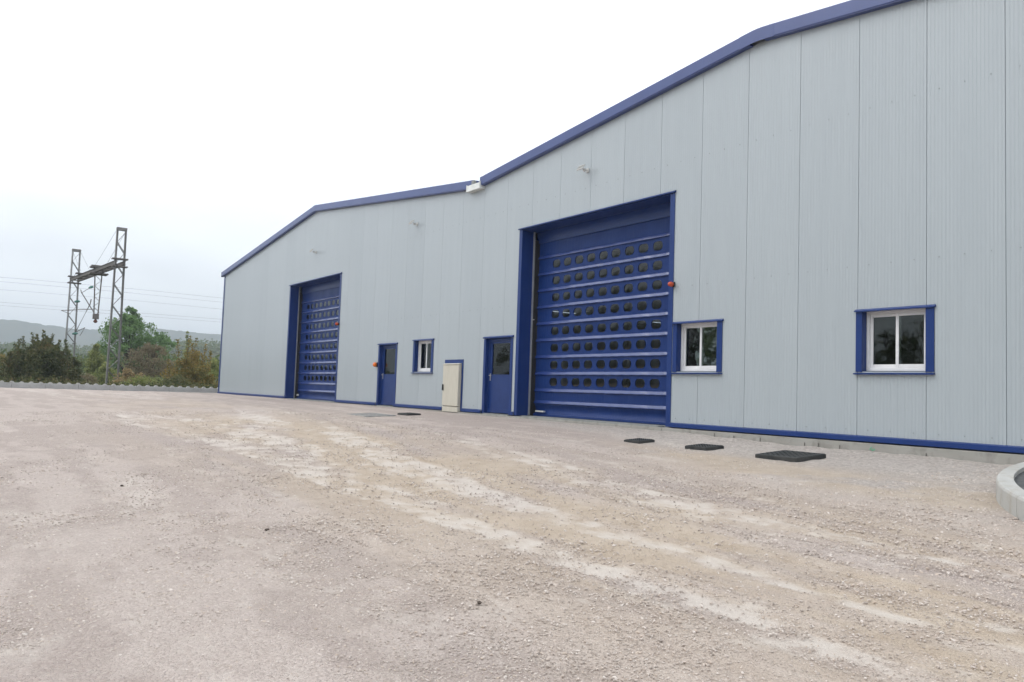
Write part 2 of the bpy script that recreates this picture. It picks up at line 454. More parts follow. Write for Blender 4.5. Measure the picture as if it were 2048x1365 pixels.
m, nt, b = mat('gravel_ground')
N, L = nt.nodes, nt.links
att = N.new('ShaderNodeAttribute'); att.attribute_name = 'ground_mask'
sp = N.new('ShaderNodeSeparateColor'); L.new(att.outputs['Color'], sp.inputs[0])
t = N.new('ShaderNodeTexCoord')
def gnoise(scale, detail=4, rough=.55, stretch=None):
    n = N.new('ShaderNodeTexNoise'); n.inputs['Scale'].default_value = scale; n.inputs['Detail'].default_value = detail; n.inputs['Roughness'].default_value = rough
    if stretch:
        mp = N.new('ShaderNodeMapping'); mp.inputs['Scale'].default_value = stretch; L.new(t.outputs['Object'], mp.inputs[0]); L.new(mp.outputs[0], n.inputs['Vector'])
    else: L.new(t.outputs['Object'], n.inputs['Vector'])
    return n
def gmix(f, a, c):
    mx = N.new('ShaderNodeMix'); mx.data_type = 'RGBA'
    for s, v in ((0, f), (6, a), (7, c)):
        if isinstance(v, tuple): mx.inputs[s].default_value = (*v, 1)
        elif isinstance(v, float): mx.inputs[s].default_value = v
        else: L.new(v, mx.inputs[s])
    return mx.outputs[2]
def gmath(op, a, c, d=None):
    q = N.new('ShaderNodeMath'); q.operation = op
    for i, v in enumerate((a, c, d)):
        if v is None: continue
        if isinstance(v, (int, float)): q.inputs[i].default_value = v
        else: L.new(v, q.inputs[i])
    return q.outputs[0]
def grange(v, a, c, d=0., e=1.):
    r = N.new('ShaderNodeMapRange'); L.new(v, r.inputs['Value'])
    for k, x in zip(('From Min', 'From Max', 'To Min', 'To Max'), (a, c, d, e)): r.inputs[k].default_value = x
    return r.outputs[0]
vor = N.new('ShaderNodeTexVoronoi'); vor.inputs['Scale'].default_value = 58; L.new(t.outputs['Object'], vor.inputs['Vector'])
vor2 = N.new('ShaderNodeTexVoronoi'); vor2.inputs['Scale'].default_value = 24; L.new(t.outputs['Object'], vor2.inputs['Vector'])
vs1 = N.new('ShaderNodeSeparateColor'); L.new(vor.outputs['Color'], vs1.inputs[0])
vs2 = N.new('ShaderNodeSeparateColor'); L.new(vor2.outputs['Color'], vs2.inputs[0])
big = gnoise(.55, 5); midn = gnoise(3.2, 6); finen = gnoise(95, 4, .7)
stone = gmix(vs1.outputs[0], (.38, .312, .282), (.62, .53, .49))
stone = gmix(gmath('MULTIPLY', vs2.outputs[1], .45), stone, (.46, .37, .325))
stone = gmix(grange(midn.outputs['Fac'], .3, .72, 0., .55), stone, (.57, .49, .44))
pfac = grange(gmath('ADD', att.outputs['Alpha'], gmath('MULTIPLY', gmath('SUBTRACT', midn.outputs['Fac'], .5), 1.2)), .15, .9)
stone = gmix(grange(big.outputs['Fac'], .35, .65, 0., .25), stone, (.48, .405, .365))
stone = gmix(gmath('MULTIPLY', pfac, .5), gmix(.22, stone, (.33, .285, .265)), gmix(vs1.outputs[1], (.50, .42, .38), (.72, .635, .585)))
tancol = gmix(grange(midn.outputs['Fac'], .3, .7), (.50, .40, .30), (.61, .51, .405))
col = gmix(gmath('MULTIPLY', sp.outputs[1], .8), stone, tancol)
freshc = gmix(vs2.outputs[0], (.40, .36, .33), (.63, .58, .54))
col = gmix(gmath('MULTIPLY', sp.outputs[2], .75), col, freshc)
dustc = gmix(grange(finen.outputs['Fac'], .3, .7), (.60, .535, .475), (.69, .63, .575))
brk = gnoise(9., 6, .65, (.6, 1.6, 1.))
dustf = grange(gmath('ADD', sp.outputs[0], gmath('MULTIPLY', gmath('SUBTRACT', brk.outputs['Fac'], .5), 1.5)), .12, 1.0)
col = gmix(gmath('MULTIPLY', dustf, .85), col, dustc)
# beyond the yard: rough grass and track ballast
gp = N.new('ShaderNodeNewGeometry'); sx = N.new('ShaderNodeSeparateXYZ'); L.new(gp.outputs['Position'], sx.inputs[0])
off = gmath('LESS_THAN', gmath('ADD', sx.outputs[0], gmath('MULTIPLY', midn.outputs['Fac'], .6)), -45.9)
col = gmix(off, col, gmix(midn.outputs['Fac'], (.045, .06, .025), (.13, .115, .06)))
L.new(col, b.inputs['Base Color'])
b.inputs['Roughness'].default_value = .95; b.inputs['Specular IOR Level'].default_value = .12
hgt = gmath('MULTIPLY', gmath('SUBTRACT', 1., vor.outputs['Distance']), gmath('SUBTRACT', 1.05, gmath('MULTIPLY', dustf, .85)))
hgt = gmath('ADD', hgt, gmath('MULTIPLY', finen.outputs['Fac'], .55))
hgt = gmath('ADD', hgt, gmath('MULTIPLY', gmath('MULTIPLY', gmath('SUBTRACT', 1., vor2.outputs['Distance']), vs2.outputs[2]), gmath('ADD', .6, sp.outputs[2])))
vor3 = N.new('ShaderNodeTexVoronoi'); vor3.inputs['Scale'].default_value = 120; L.new(t.outputs['Object'], vor3.inputs['Vector'])
hgt = gmath('ADD', hgt, gmath('MULTIPLY', gmath('SUBTRACT', 1., vor3.outputs['Distance']), .5))
add_bump(nt, b, hgt, 1.0, .016)
GROUNDM = m
ground = big_mesh('ground', np.stack([GX, GY, GZ], -1).reshape(-1, 3), quads, GROUNDM, smooth=True)
ca = ground.data.color_attributes.new('ground_mask', 'FLOAT_COLOR', 'POINT')
ca.data.foreach_set('color', np.stack([dust, tanm, fresh, pale], -1).astype(np.float32).ravel())
tag(ground, kind='structure')

def gz(x, y):
    return float(gbase(np.array([x]), np.array([y]))[0])

# ------------------------------------------------------------------ the warehouse
PW = 1.15
SEAM0 = -28.388
XL, XR = -44.70, 0.36
ROOF = [(-44.70, 6.34), (-31.9, 7.77), (-19.55, 6.42), (-9.72, 7.42), (0.36, 6.40)]
RX = [p[0] for p in ROOF]; RZ = [p[1] for p in ROOF]
def rooftop(x): return float(np.interp(x, RX, RZ))

DOORS_BIG = [(-34.60, -29.04), (-17.42, -11.84)]
BIGW = 5.57; BIG_C = [-31.82, -14.63]
DOOR_C = [-24.88, -18.25]
WIN_C = [-22.42, -11.175, -7.06]
CAB_C = -20.52
openings = []
for c in BIG_C: openings.append((c - 2.67, c + 2.67, -1, 4.92))
for c in DOOR_C: openings.append((c - .60, c + .60, -1, 2.06))
for c in WIN_C: openings.append((c - .545, c + .52, 1.14, 2.14))
openings.append((CAB_C - .45, CAB_C + .45, -1, 1.40))

wh = empty('warehouse', (0, 0, 0))
tag(wh, 'long pale grey metal warehouse with twin gables, blue trim and blue doors', 'warehouse')

def panel(xa, xb):
    g = .0031
    prof = [(xa + g, .029), (xa + g, .004), (xa + g + .004, 0.0)]
    pitch = .0575
    k = 0
    x = xa + .02
    while x + pitch < xb - .012:
        prof += [(x + .004, 0), (x + .038, 0), (x + .043, .003), (x + .053, .003), (x + pitch, 0)]
        x += pitch
    prof += [(xb - g - .004, 0), (xb - g, .004), (xb - g, .029)]
    pr = []
    for p in prof:
        if not pr or p[0] >= pr[-1][0] - 1e-9: pr.append(p)
    mb = MB()
    for (x0, y0), (x1, y1) in zip(pr[:-1], pr[1:]):
        if x1 - x0 < 1e-7:
            cuts = [x0, x1]
        else:
            cuts = [x0, x1]
            for o in openings:
                for e in o[:2]:
                    if x0 < e < x1: cuts.append(e)
            for e in RX:
                if x0 < e < x1: cuts.append(e)
            cuts = sorted(cuts)
        for a, c in zip(cuts[:-1], cuts[1:]):
            ya = y0 + (y1 - y0) * ((a - x0) / (x1 - x0) if x1 > x0 else 0)
            yc = y0 + (y1 - y0) * ((c - x0) / (x1 - x0) if x1 > x0 else 1)
            mid = (a + c) / 2
            iv = [(.05, None)]
            for o in openings:
                if o[0] < mid < o[1]:
                    new = []
                    for lo, hi in iv:
                        h = hi if hi is not None else 99
                        if o[2] > lo: new.append((lo, min(o[2], h)))
                        if o[3] < h: new.append((max(o[3], lo), hi))
                    iv = new
            for lo, hi in iv:
                ta = rooftop(a) if hi is None else hi
                tb = rooftop(c) if hi is None else hi
                if ta - lo < .01: continue
                mb.add([(a, ya, lo), (c, yc, lo), (c, yc, tb), (a, ya, ta)], [(0, 1, 2, 3)])
    return mb

seams = [SEAM0 + PW * i for i in range(-16, 27)]
edges = [XL] + [s for s in seams if XL + .2 < s < XR - .1] + [XR]
for xa, xb in zip(edges[:-1], edges[1:]):
    panel(xa, xb).build('wall_panel', MATS['panel_steel'], wh, recalc=False)

# liner behind the joints, with the same openings
mb = MB()
cuts = sorted(set([XL + .02, XR - .02] + [e for o in openings for e in o[:2]] + RX[1:-1]))
for a, c in zip(cuts[:-1], cuts[1:]):
    mid = (a + c) / 2
    iv = [(.0, None)]
    for o in openings:
        if o[0] - 1e-6 < mid < o[1] + 1e-6:
            new = []
            for lo, hi in iv:
                h = hi if hi is not None else 99
                if o[2] > lo: new.append((lo, min(o[2], h)))
                if o[3] < h: new.append((max(o[3], lo), hi))
            iv = new
    for lo, hi in iv:
        ta = (rooftop(a) if hi is None else hi) - .01; tb = (rooftop(c) if hi is None else hi) - .01
        mb.add([(a, .03, lo), (c, .03, lo), (c, .03, tb), (a, .03, ta), (a, .1, lo), (c, .1, lo), (c, .1, tb), (a, .1, ta)],
               [(0, 1, 2, 3), (5, 4, 7, 6), (0, 4, 5, 1), (3, 2, 6, 7), (1, 5, 6, 2), (4, 0, 3, 7)])
mb.build('wall_liner', INSIDE, wh)

DEPTH = 38.0
# side and back walls, roofs, floor
mb = MB(); mb.box(XL - .02, XL + .12, .02, DEPTH, -.3, 6.30)
mb.build('side_wall', MATS['panel_steel'], wh)
mb = MB(); mb.box(XR - .12, XR + .02, .02, DEPTH, -.5, 6.34)
mb.build('side_wall', MATS['panel_steel'], wh)
mb = MB(); mb.prism([(XL, -.3)] + [(x, z - .03) for x, z in ROOF] + [(XR, -.3)][::1], 'y', DEPTH, DEPTH + .15)
mb.build('back_wall', INSIDE, wh)
for a, c in zip(ROOF[:-1], ROOF[1:]):
    mb = MB()
    mb.prism([(a[0], a[1] + .02), (c[0], c[1] + .02), (c[0], c[1] + .16), (a[0], a[1] + .16)], 'y', .04, DEPTH + .3)
    mb.build('roof_slope', ROOFM, wh)
mb = MB(); mb.box(XL + .1, XR - .1, .12, DEPTH, -.2, -.005)
mb.build('floor_slab', SILLM, wh)
# a few interior steel frames that can be glimpsed through the panes
for yy in (6.0, 12.0, 18.0, 24.0, 30.0):
    mb = MB()
    for xx in (XL + .4, -19.55, XR - .5):
        mb.box(xx - .12, xx + .12, yy - .1, yy + .1, 0, 6.0)
    for a, c in zip(ROOF[:-1], ROOF[1:]):
        mb.bar((a[0] + .2, yy, a[1] - .35), (c[0] - .2, yy, c[1] - .35), .18, .34)
    mb.build('portal_frame', STEELBEAM, wh)

# fascia along the gables, one folded strip per slope with a bright face and a drip under it
FH = .235
def fascia(p, q, ext0=0., ext1=0.):
    (x0, z0_), (x1, z1_) = p, q
    dz = (z1_ - z0_) / (x1 - x0)
    a = (x0 - ext0, z0_ - dz * ext0); c = (x1 + ext1, z1_ + dz * ext1)
    mb = MB()
    sec = [(-.115, .0), (-.13, .012), (-.125, FH), (-.10, FH + .02), (.32, FH + .03), (.32, FH - .01), (-.05, FH - .02), (-.05, .03), (.0, .03), (.0, -.012), (-.115, -.012)]
    n = len(sec)
    vs_ = [(a[0], y, a[1] + z) for y, z in sec] + [(c[0], y, c[1] + z) for y, z in sec]
    fs_ = [tuple(range(n))[::-1], tuple(range(n, 2 * n))] + [(k, (k + 1) % n, n + (k + 1) % n, n + k) for k in range(n)]
    mb.add(vs_, fs_)
    return mb.build('fascia', BLUE_FASCIA, wh)
fascia(ROOF[0], (-31.92, ROOF[1][1]), ext0=.32)
fascia((-31.88, ROOF[1][1]), (-19.70, 6.436))
fascia((-19.30, 6.445), (-9.9, 7.402))
fascia((-9.58, 7.406), ROOF[4], ext1=.3)
def ridge_cap(xc, zc, w, slopez):
    mb = MB()
    pts = []
    for k in range(9):
        u = -w + 2 * w * k / 8
        pts.append((xc + u, zc - slopez * math.sqrt(u * u + (w * .35) ** 2)))
    for (xa, za), (xb, zb) in zip(pts[:-1], pts[1:]):
        mb.add([(xa, -.1325, za - .006), (xb, -.1325, zb - .006), (xb, -.1285, zb + FH + .003), (xa, -.1285, za + FH + .003), (xa, -.102, za + FH + .024), (xb, -.102, zb + FH + .024), (xa, .34, za + FH + .036), (xb, .34, zb + FH + .036)],
               [(0, 1, 2, 3), (3, 2, 5, 4), (4, 5, 7, 6)])
    o = mb.build('ridge_cap', BLUE_FASCIA, wh, recalc=False)
    md = o.modifiers.new('solid', 'SOLIDIFY'); md.thickness = .002; md.offset = -1
    return o
ridge_cap(-9.74, 7.422, .40, .1015)
ridge_cap(-31.9, 7.773, .14, .111)

# valley gutter and its open end box
mb = MB()
mb.box(-19.93, -19.24, -.175, -.165, 6.36, 6.53)
mb.box(-19.93, -19.24, -.165, .3, 6.362, 6.37)
mb.box(-19.94, -19.925, -.176, .3, 6.355, 6.56)
mb.box(-19.245, -19.23, -.176, .3, 6.355, 6.57)
mb.build('gutter_box', GUTTER, wh)
mb = MB(); mb.box(-19.75, -19.3, -.13, 8, 6.46, 6.50); mb.box(-19.72, -19.60, -.14, -.05, 6.50, 6.66)
mb.build('valley_gutter', SILLM, wh)
# drips of sealant that spilled on the fascia end: plain blue end caps
mb = MB(); mb.box(-19.72, -19.69, -.12, .3, 6.43, 6.67); mb.build('fascia_cap', BLUE, wh)
mb = MB(); mb.box(-19.31, -19.28, -.12, .3, 6.44, 6.69); mb.build('fascia_cap', BLUE, wh)

# corner trim
mb = MB(); mb.box(XL - .10, XL + .11, -.016, -.006, -.01, 6.33); mb.box(XL - .10, XL - .09, -.006, .2, -.01, 6.33)
mb.build('corner_trim', BLUE, wh)

# base flashing between the openings
spans = []
stops = sorted([(o[0] - .11, o[1] + .11) for o in openings if o[2] < 0])
x = XL - .09
for a, c in stops:
    spans.append((x, a)); x = c
spans.append((x, XR + .05))
for a, c in spans:
    if c - a < .02: continue
    mb = MB()
    mb.add([(a, -.008, .095), (c, -.008, .095), (c, -.046, .078), (a, -.046, .078), (a, -.048, .004), (c, -.048, .004), (c, -.03, -.004), (a, -.03, -.004), (a, .02, .0), (c, .02, .0)],
           [(0, 1, 2, 3), (3, 2, 5, 4), (4, 5, 6, 7), (7, 6, 9, 8)])
    o = mb.build('base_flashing', BLUE, wh)
    md = o.modifiers.new('solid', 'SOLIDIFY'); md.thickness = .002; md.offset = -1

# plinth: cast in lengths with open joints
pxs = [-45.0, -38, -31, -24.5, -18.0, -12.03, 0.6]
for a, c in zip(pxs[:-1], pxs[1:]):
    mb = MB(); mb.box(a + .006, c - .006, -.075, .1, -.75, -.022)
    mb.build('plinth', PLINTH, wh, bevel=.006)
# nicks where formwork ties were cut
for px_ in (-10.62, -10.15, -9.55, -8.62, -8.35, -7.95, -6.5):
    mb = MB(); mb.bar((px_, -.078, gz(px_, 0) - .02), (px_ + .01, -.086, gz(px_, 0) + .07 + .03 * random.random()), .010, .008)
    mb.build('formwork_tie', RUST, wh)
mb = MB()
for k in range(5):
    a = random.uniform(-7.42, -7.30); zc = random.uniform(-.13, -.07)
    mb.prism([(a + random.uniform(.006, .02) * math.cos(t_), zc + random.uniform(.006, .018) * math.sin(t_)) for t_ in np.linspace(0, 6.28, 9)[:-1]], 'y', -.0775 - .0005 * k, -.074)
mb.build('paint_mark', GREENPAINT, wh)

# screws: rows at the rails
mb = MB()
for zrow in (.185, 2.9, 5.54):
    for xa in edges[:-1]:
        for fx in (.17, .50, .83):
            x = xa + PW * fx
            if x > XR - .1 or zrow > rooftop(x) - .3: continue
            if any(o[0] - .2 < x < o[1] + .2 and o[2] - .1 < zrow < o[3] + .1 for o in openings): continue
            h = [(x + .008 * math.cos(k * math.pi / 3), zrow + .008 * math.sin(k * math.pi / 3)) for k in range(6)]
            mb.prism(h, 'y', -.008, .001)
so = mb.build('screw_heads', SCREW, wh)
so['kind'] = 'stuff'

# ------------------------------------------------------------------ roller doors
def rrect(cx, cz, w, h, r, n=5):
    pts = []
    for (sx_, sz_, a0) in ((1, 1, 0), (-1, 1, 90), (-1, -1, 180), (1, -1, 270)):
        for k in range(n):
            a = math.radians(a0 + 90 * k / (n - 1))
            pts.append((cx + sx_ * (w / 2 - r) + r * math.cos(a), cz + sz_ * (h / 2 - r) + r * math.sin(a)))
    return pts

YC = .50                                       # plane of the door curtain
CS, RS = .4515, .4375                          # pane spacing across and down
ROWZ = [3.965 - RS * k for k in range(8)]
BARZ = [4.185, 3.745, 3.31, 2.87, 2.43, 1.995, 1.555, 1.12, .685, .375]
def curtain_y(x, z):
    return YC + .006 * math.sin(x * 3.1 + z * .7) + .004 * math.sin(x * 7.7 + 1.3)
def make_roller_door():
    """curtain mesh with cut-outs; local origin at the middle of the threshold"""
    mb = MB()
    W = 2.60
    xs_cols = [-CS * 4.5 + CS * k for k in range(10)]
    for r in range(8):
        zt = ROWZ[r] + RS / 2; zb = ROWZ[r] - RS / 2
        for k in range(9):
            xa, xb = xs_cols[k], xs_cols[k + 1]
            cx, cz = (xa + xb) / 2, ROWZ[r]
            inner = rrect(cx, cz, .305, .202, .09)
            outer = []
            for (px_, pz_) in inner:
                dx, dz = px_ - cx, pz_ - cz
                s_ = min((CS / 2) / max(abs(dx), 1e-9), (RS / 2) / max(abs(dz), 1e-9))
                outer.append((cx + dx * s_, cz + dz * s_))
            corners = [(xb, zt), (xa, zt), (xa, zb), (xb, zb)]
            for ci, cn in enumerate(corners):   # snap the nearest ray to the cell's corner
                j = ci * 5 + 2
                outer[j] = cn
            n = len(inner)
            y = lambda p: curtain_y(*p)
            mb.add([(p[0], y(p), p[1]) for p in inner] + [(p[0], y(p), p[1]) for p in outer],
                   [(k2, (k2 + 1) % n, n + (k2 + 1) % n, n + k2) for k2 in range(n)])
            # welded rim round the window
            rim = rrect(cx, cz, .325, .222, .098)
            mb.add([(p[0], y(p) - .004, p[1]) for p in inner] + [(p[0], y(p) - .001, p[1]) for p in rim] + [(p[0], y(p) + .012, p[1]) for p in inner],
                   [(k2, (k2 + 1) % n, n + (k2 + 1) % n, n + k2) for k2 in range(n)] + [(k2, (k2 + 1) % n, 2 * n + (k2 + 1) % n, 2 * n + k2) for k2 in range(n)])
    zt, zb = ROWZ[0] + RS / 2, ROWZ[7] - RS / 2
    def sheet(xa, xb, za, zc, nx_, nz_):
        for i in range(nx_):
            for j in range(nz_):
                a, c = xa + (xb - xa) * i / nx_, xa + (xb - xa) * (i + 1) / nx_
                d, e = za + (zc - za) * j / nz_, za + (zc - za) * (j + 1) / nz_
                mb.add([(a, curtain_y(a, d), d), (c, curtain_y(c, d), d), (c, curtain_y(c, e), e), (a, curtain_y(a, e), e)], [(0, 1, 2, 3)])
    sheet(-W, xs_cols[0], zb, zt, 3, 16); sheet(xs_cols[-1], W, zb, zt, 3, 16)
    sheet(-W, W, zt, 4.60, 40, 2); sheet(-W, W, .30, zb, 40, 3)
    # slack skirt that bellies in at the foot
    prev = None
    for j in range(9):
        u = j / 8
        z = .30 * (1 - u) + .045 * u
        yb = YC + .05 * math.sin(u * math.pi) - .02 * u
        row = [(-W + 2 * W * i / 40, yb + .004 * math.sin(i * .9), z + .012 * math.sin(i * .25) * u * (1 - u)) for i in range(41)]
        if prev:
            o0 = len(mb.v)
            mb.v += prev + row
            for i in range(40): mb.f.append((o0 + i, o0 + i + 1, o0 + 41 + i + 1, o0 + 41 + i))
        prev = row
    door = mb.build('roller_door', PVC, None, recalc=False)
    bm = bmesh.new(); bm.from_mesh(door.data)
    bmesh.ops.remove_doubles(bm, verts=bm.verts, dist=.0006); bmesh.ops.recalc_face_normals(bm, faces=bm.faces)
    bm.to_mesh(door.data); bm.free()
    pane_me = None
    for r in range(8):
        for k in range(9):
            cx, cz = xs_cols[k] + CS / 2, ROWZ[r]
            if pane_me is None:
                pm = MB(); pts = rrect(0, 0, .303, .2, .089)
                n = len(pts)
                # slightly pillowed film
                ctr = []
                for s_ in (1.0, .7, .35):
                    ctr += [(p[0] * s_, -.005 * (1 - s_ * s_), p[1] * s_) for p in pts]
                fs_ = [(k2, (k2 + 1) % n, n + (k2 + 1) % n, n + k2) for k2 in range(n)] + [(n + k2, n + (k2 + 1) % n, 2 * n + (k2 + 1) % n, 2 * n + k2) for k2 in range(n)] + [tuple(range(2 * n, 3 * n))]
                pm.add(ctr, fs_)
                pane_me = pm.mesh('pane'); pane_me.materials.append(FILM)
                pane_me.polygons.foreach_set('use_smooth', [True] * len(pane_me.polygons))
            p = link('pane', pane_me, door)
            p.location = (cx, curtain_y(cx, cz) + .006, cz)
            p.rotation_euler = (random.uniform(-.015, .015), 0, random.uniform(-.015, .015))
    bar_me = None
    for z in BARZ:
        if bar_me is None:
            bmb = MB()
            n = 9
            prev = None
            for i in range(53):
                xx = -W + 2 * W * i / 52
                yo = curtain_y(xx, 2) - YC
                wb_ = .003 * math.sin(i * 1.9)
                ring = [(xx, yo + dy_, dz_ + wb_ * (dz_ < .04)) for dy_, dz_ in ((.006, .046), (-.004, .044), (-.013, .024), (-.022, .003), (-.031, -.018), (-.037, -.034), (-.034, -.041), (-.022, -.043), (.006, -.043))]
                if prev:
                    o0 = len(bmb.v); bmb.v += prev + ring
                    for k in range(n - 1): bmb.f.append((o0 + k, o0 + k + 1, o0 + n + k + 1, o0 + n + k))
                prev = ring
            bar_me = bmb.mesh('crossbar'); bar_me.materials.append(PVC_BAR)
            bar_me.polygons.foreach_set('use_smooth', [True] * len(bar_me.polygons))
        br = link('crossbar', bar_me, door); br.location = (0, YC, z)
    mb = MB(); mb.box(-W, W, YC - .045, YC + .03, .008, .072); mb.build('bottom_bar', BLUE_DOOR, door, bevel=.008)
    # header box and the slot the curtain comes out of
    mb = MB(); mb.box(-2.67, 2.67, YC - .015, YC + .3, 4.66, 4.90); mb.build('header_box', BLUE, door)
    mb = MB(); mb.box(-2.67, 2.67, YC - .03, YC - .016, 4.57, 4.655); mb.build('header_lip', BLUE_DOOR, door)
    # folded flanges and reveals round the opening
    h = BIGW / 2
    mb = MB(); mb.box(-h, -2.655, -.014, -.004, -.0, 4.905); mb.build('side_flange', BLUE, door)
    mb = MB(); mb.box(2.655, h, -.014, -.004, -.0, 4.905); mb.build('side_flange', BLUE, door)
    mb = MB(); mb.add([(-h - .02, -.055, 4.93), (h + .02, -.055, 4.93), (h + .02, -.003, 4.955), (-h - .02, -.003, 4.955), (-h - .02, -.055, 4.905), (h + .02, -.055, 4.905), (h + .02, .0, 4.907), (-h - .02, .0, 4.907)],
                      [(0, 1, 2, 3), (0, 4, 5, 1), (4, 7, 6, 5), (0, 3, 7, 4), (1, 5, 6, 2)])
    mb.build('head_drip', BLUE, door)
    for s_ in (-1, 1):
        a, c = sorted((s_ * 2.654, s_ * 2.666))
        mb = MB(); mb.box(a, c, -.004, .355, .0, 4.905); mb.build('reveal', BLUE, door)
        a, c = sorted((s_ * 2.60, s_ * 2.655))
        mb = MB(); mb.box(a, c, .357, .378, .02, 4.88); mb.build('guide_rail', ALU, door)
        a, c = sorted((s_ * 2.56, s_ * 2.652))
        mb = MB(); mb.box(a, c, .379, YC + .08, .01, 4.65); mb.build('brush_seal', BLACK, door)
    mb = MB(); mb.box(-2.653, 2.653, -.003, YC, 4.885, 4.897); mb.build('soffit', BLUE, door)
    mb = MB(); mb.box(-2.60, -2.50, .345, .357, 2.52, 2.54); mb.build('photocell', LAMPGREY, door)
    return door

door0 = make_roller_door()
door0.parent = wh
door0.location = (BIG_C[1], 0, 0)
door1 = copy_tree(door0, wh); door1.location = (BIG_C[0], 0, 0)
door0['label'] = 'blue roller door with nine columns of small clear panes, right of the two'
door1['label'] = 'blue roller door with small clear panes near the left gable end'
mb = MB(); mb.box(-2.40, -2.05, .40, .462, .115, .15); o = mb.build('door_tag', PAPER, door0)
mb = MB(); mb.box(-2.42, -2.30, .40, .46, .13, .20); o = mb.build('door_tag', PAPER, door1)
# concrete sill in front of each roller door
for c in BIG_C:
    mb = MB(); mb.box(c - 2.32, c + 2.50, -.065, .12, -.12, .006); mb.build('door_sill', SILLM, wh, bevel=.005)
    mb = MB(); mb.box(c - 2.655, c + 2.655, .121, .9, -.10, .003); mb.build('door_floor', SILLM, wh)

# ------------------------------------------------------------------ windows
def make_window():
    """origin at the centre line, on the facade, z = 0 floor level"""
    x0, x1, z0_, z1_ = -.65, .65, 1.125, 2.155
    ox0, ox1, oz0, oz1 = -.545, .52, 1.14, 2.14
    w = MB()
    w.box(x0, ox0 + .003, -.014, -.004, z0_ + .01, z1_ - .012)
    w.box(ox1 - .003, x1, -.014, -.004, z0_ + .01, z1_ - .012)
    root = w.build('window', BLUE)
    m_ = MB(); m_.add([(x0 - .015, -.05, z1_ - .012), (x1 + .02, -.05, z1_ - .012), (x1 + .02, -.003, z1_ + .018), (x0 - .015, -.003, z1_ + .018), (x0 - .015, -.05, z1_ - .03), (x1 + .02, -.05, z1_ - .03), (x1 + .02, .14, z1_ - .02), (x0 - .015, .14, z1_ - .02)],
                      [(0, 1, 2, 3), (0, 4, 5, 1), (4, 7, 6, 5), (0, 3, 7, 4), (1, 5, 6, 2)])
    m_.build('head_flashing', BLUE, root)
    m_ = MB(); m_.add([(x0 - .015, -.06, z0_ - .012), (x1 + .01, -.06, z0_ - .012), (x1 + .01, .14, z0_ + .017), (x0 - .015, .14, z0_ + .017), (x0 - .015, -.06, z0_ - .034), (x1 + .01, -.06, z0_ - .034), (x1 + .01, -.004, z0_ - .034), (x0 - .015, -.004, z0_ - .034)],
                      [(0, 1, 2, 3), (0, 4, 5, 1), (4, 7, 6, 5), (0, 3, 7, 4), (1, 5, 6, 2)])
    m_.build('sill', BLUE, root)
    for a, c in ((ox0 - .008, ox0 + .004), (ox1 - .004, ox1 + .008)):
        m_ = MB(); m_.box(a, c, -.003, .15, oz0 - .01, oz1 + .005); m_.build('reveal', BLUE, root)
    # fixed frame, then two sliding sashes on their own tracks
    def ring(xa, xb, za, zb, t_, tb, y0_, y1_):
        r_ = MB()
        r_.box(xa, xa + t_, y0_, y1_, za, zb); r_.box(xb - t_, xb, y0_, y1_, za, zb)
        r_.box(xa + t_, xb - t_, y0_, y1_, zb - t_, zb); r_.box(xa + t_, xb - t_, y0_, y1_, za, za + tb)
        return r_
    fx0, fx1, fz0, fz1 = ox0 + .006, ox1 - .006, oz0 + .012, oz1 - .004
    ring(fx0, fx1, fz0, fz1, .045, .05, .12, .19).build('frame', WHITE, root, bevel=.004)
    mid = (fx0 + fx1) / 2 + .0
    s1 = ring(fx0 + .046, mid + .028, fz0 + .051, fz1 - .046, .05, .06, .158, .184).build('sash', WHITE, root, bevel=.004)
    s2 = ring(mid - .028, fx1 - .046, fz0 + .051, fz1 - .046, .05, .06, .127, .153).build('sash', WHITE, root, bevel=.004)
    g_ = MB(); g_.box(fx0 + .09, mid - .018, .168, .174, fz0 + .105, fz1 - .09); g_.build('pane', GLASS, s1)
    g_ = MB(); g_.box(mid + .018, fx1 - .09, .137, .143, fz0 + .105, fz1 - .09); g_.build('pane', GLASS, s2)
    return root
win0 = make_window(); win0.parent = wh; win0.location = (WIN_C[2], 0, 0)
wl_ = ['white sliding window in a blue surround, rightmost of three', 'white sliding window in a blue surround touching the roller door', 'white sliding window in a blue surround between the two blue doors']
win0['label'] = wl_[0]
for k, c in ((1, WIN_C[1]), (2, WIN_C[0])):
    w_ = copy_tree(win0, wh); w_.location = (c, 0, 0); w_['label'] = wl_[k]

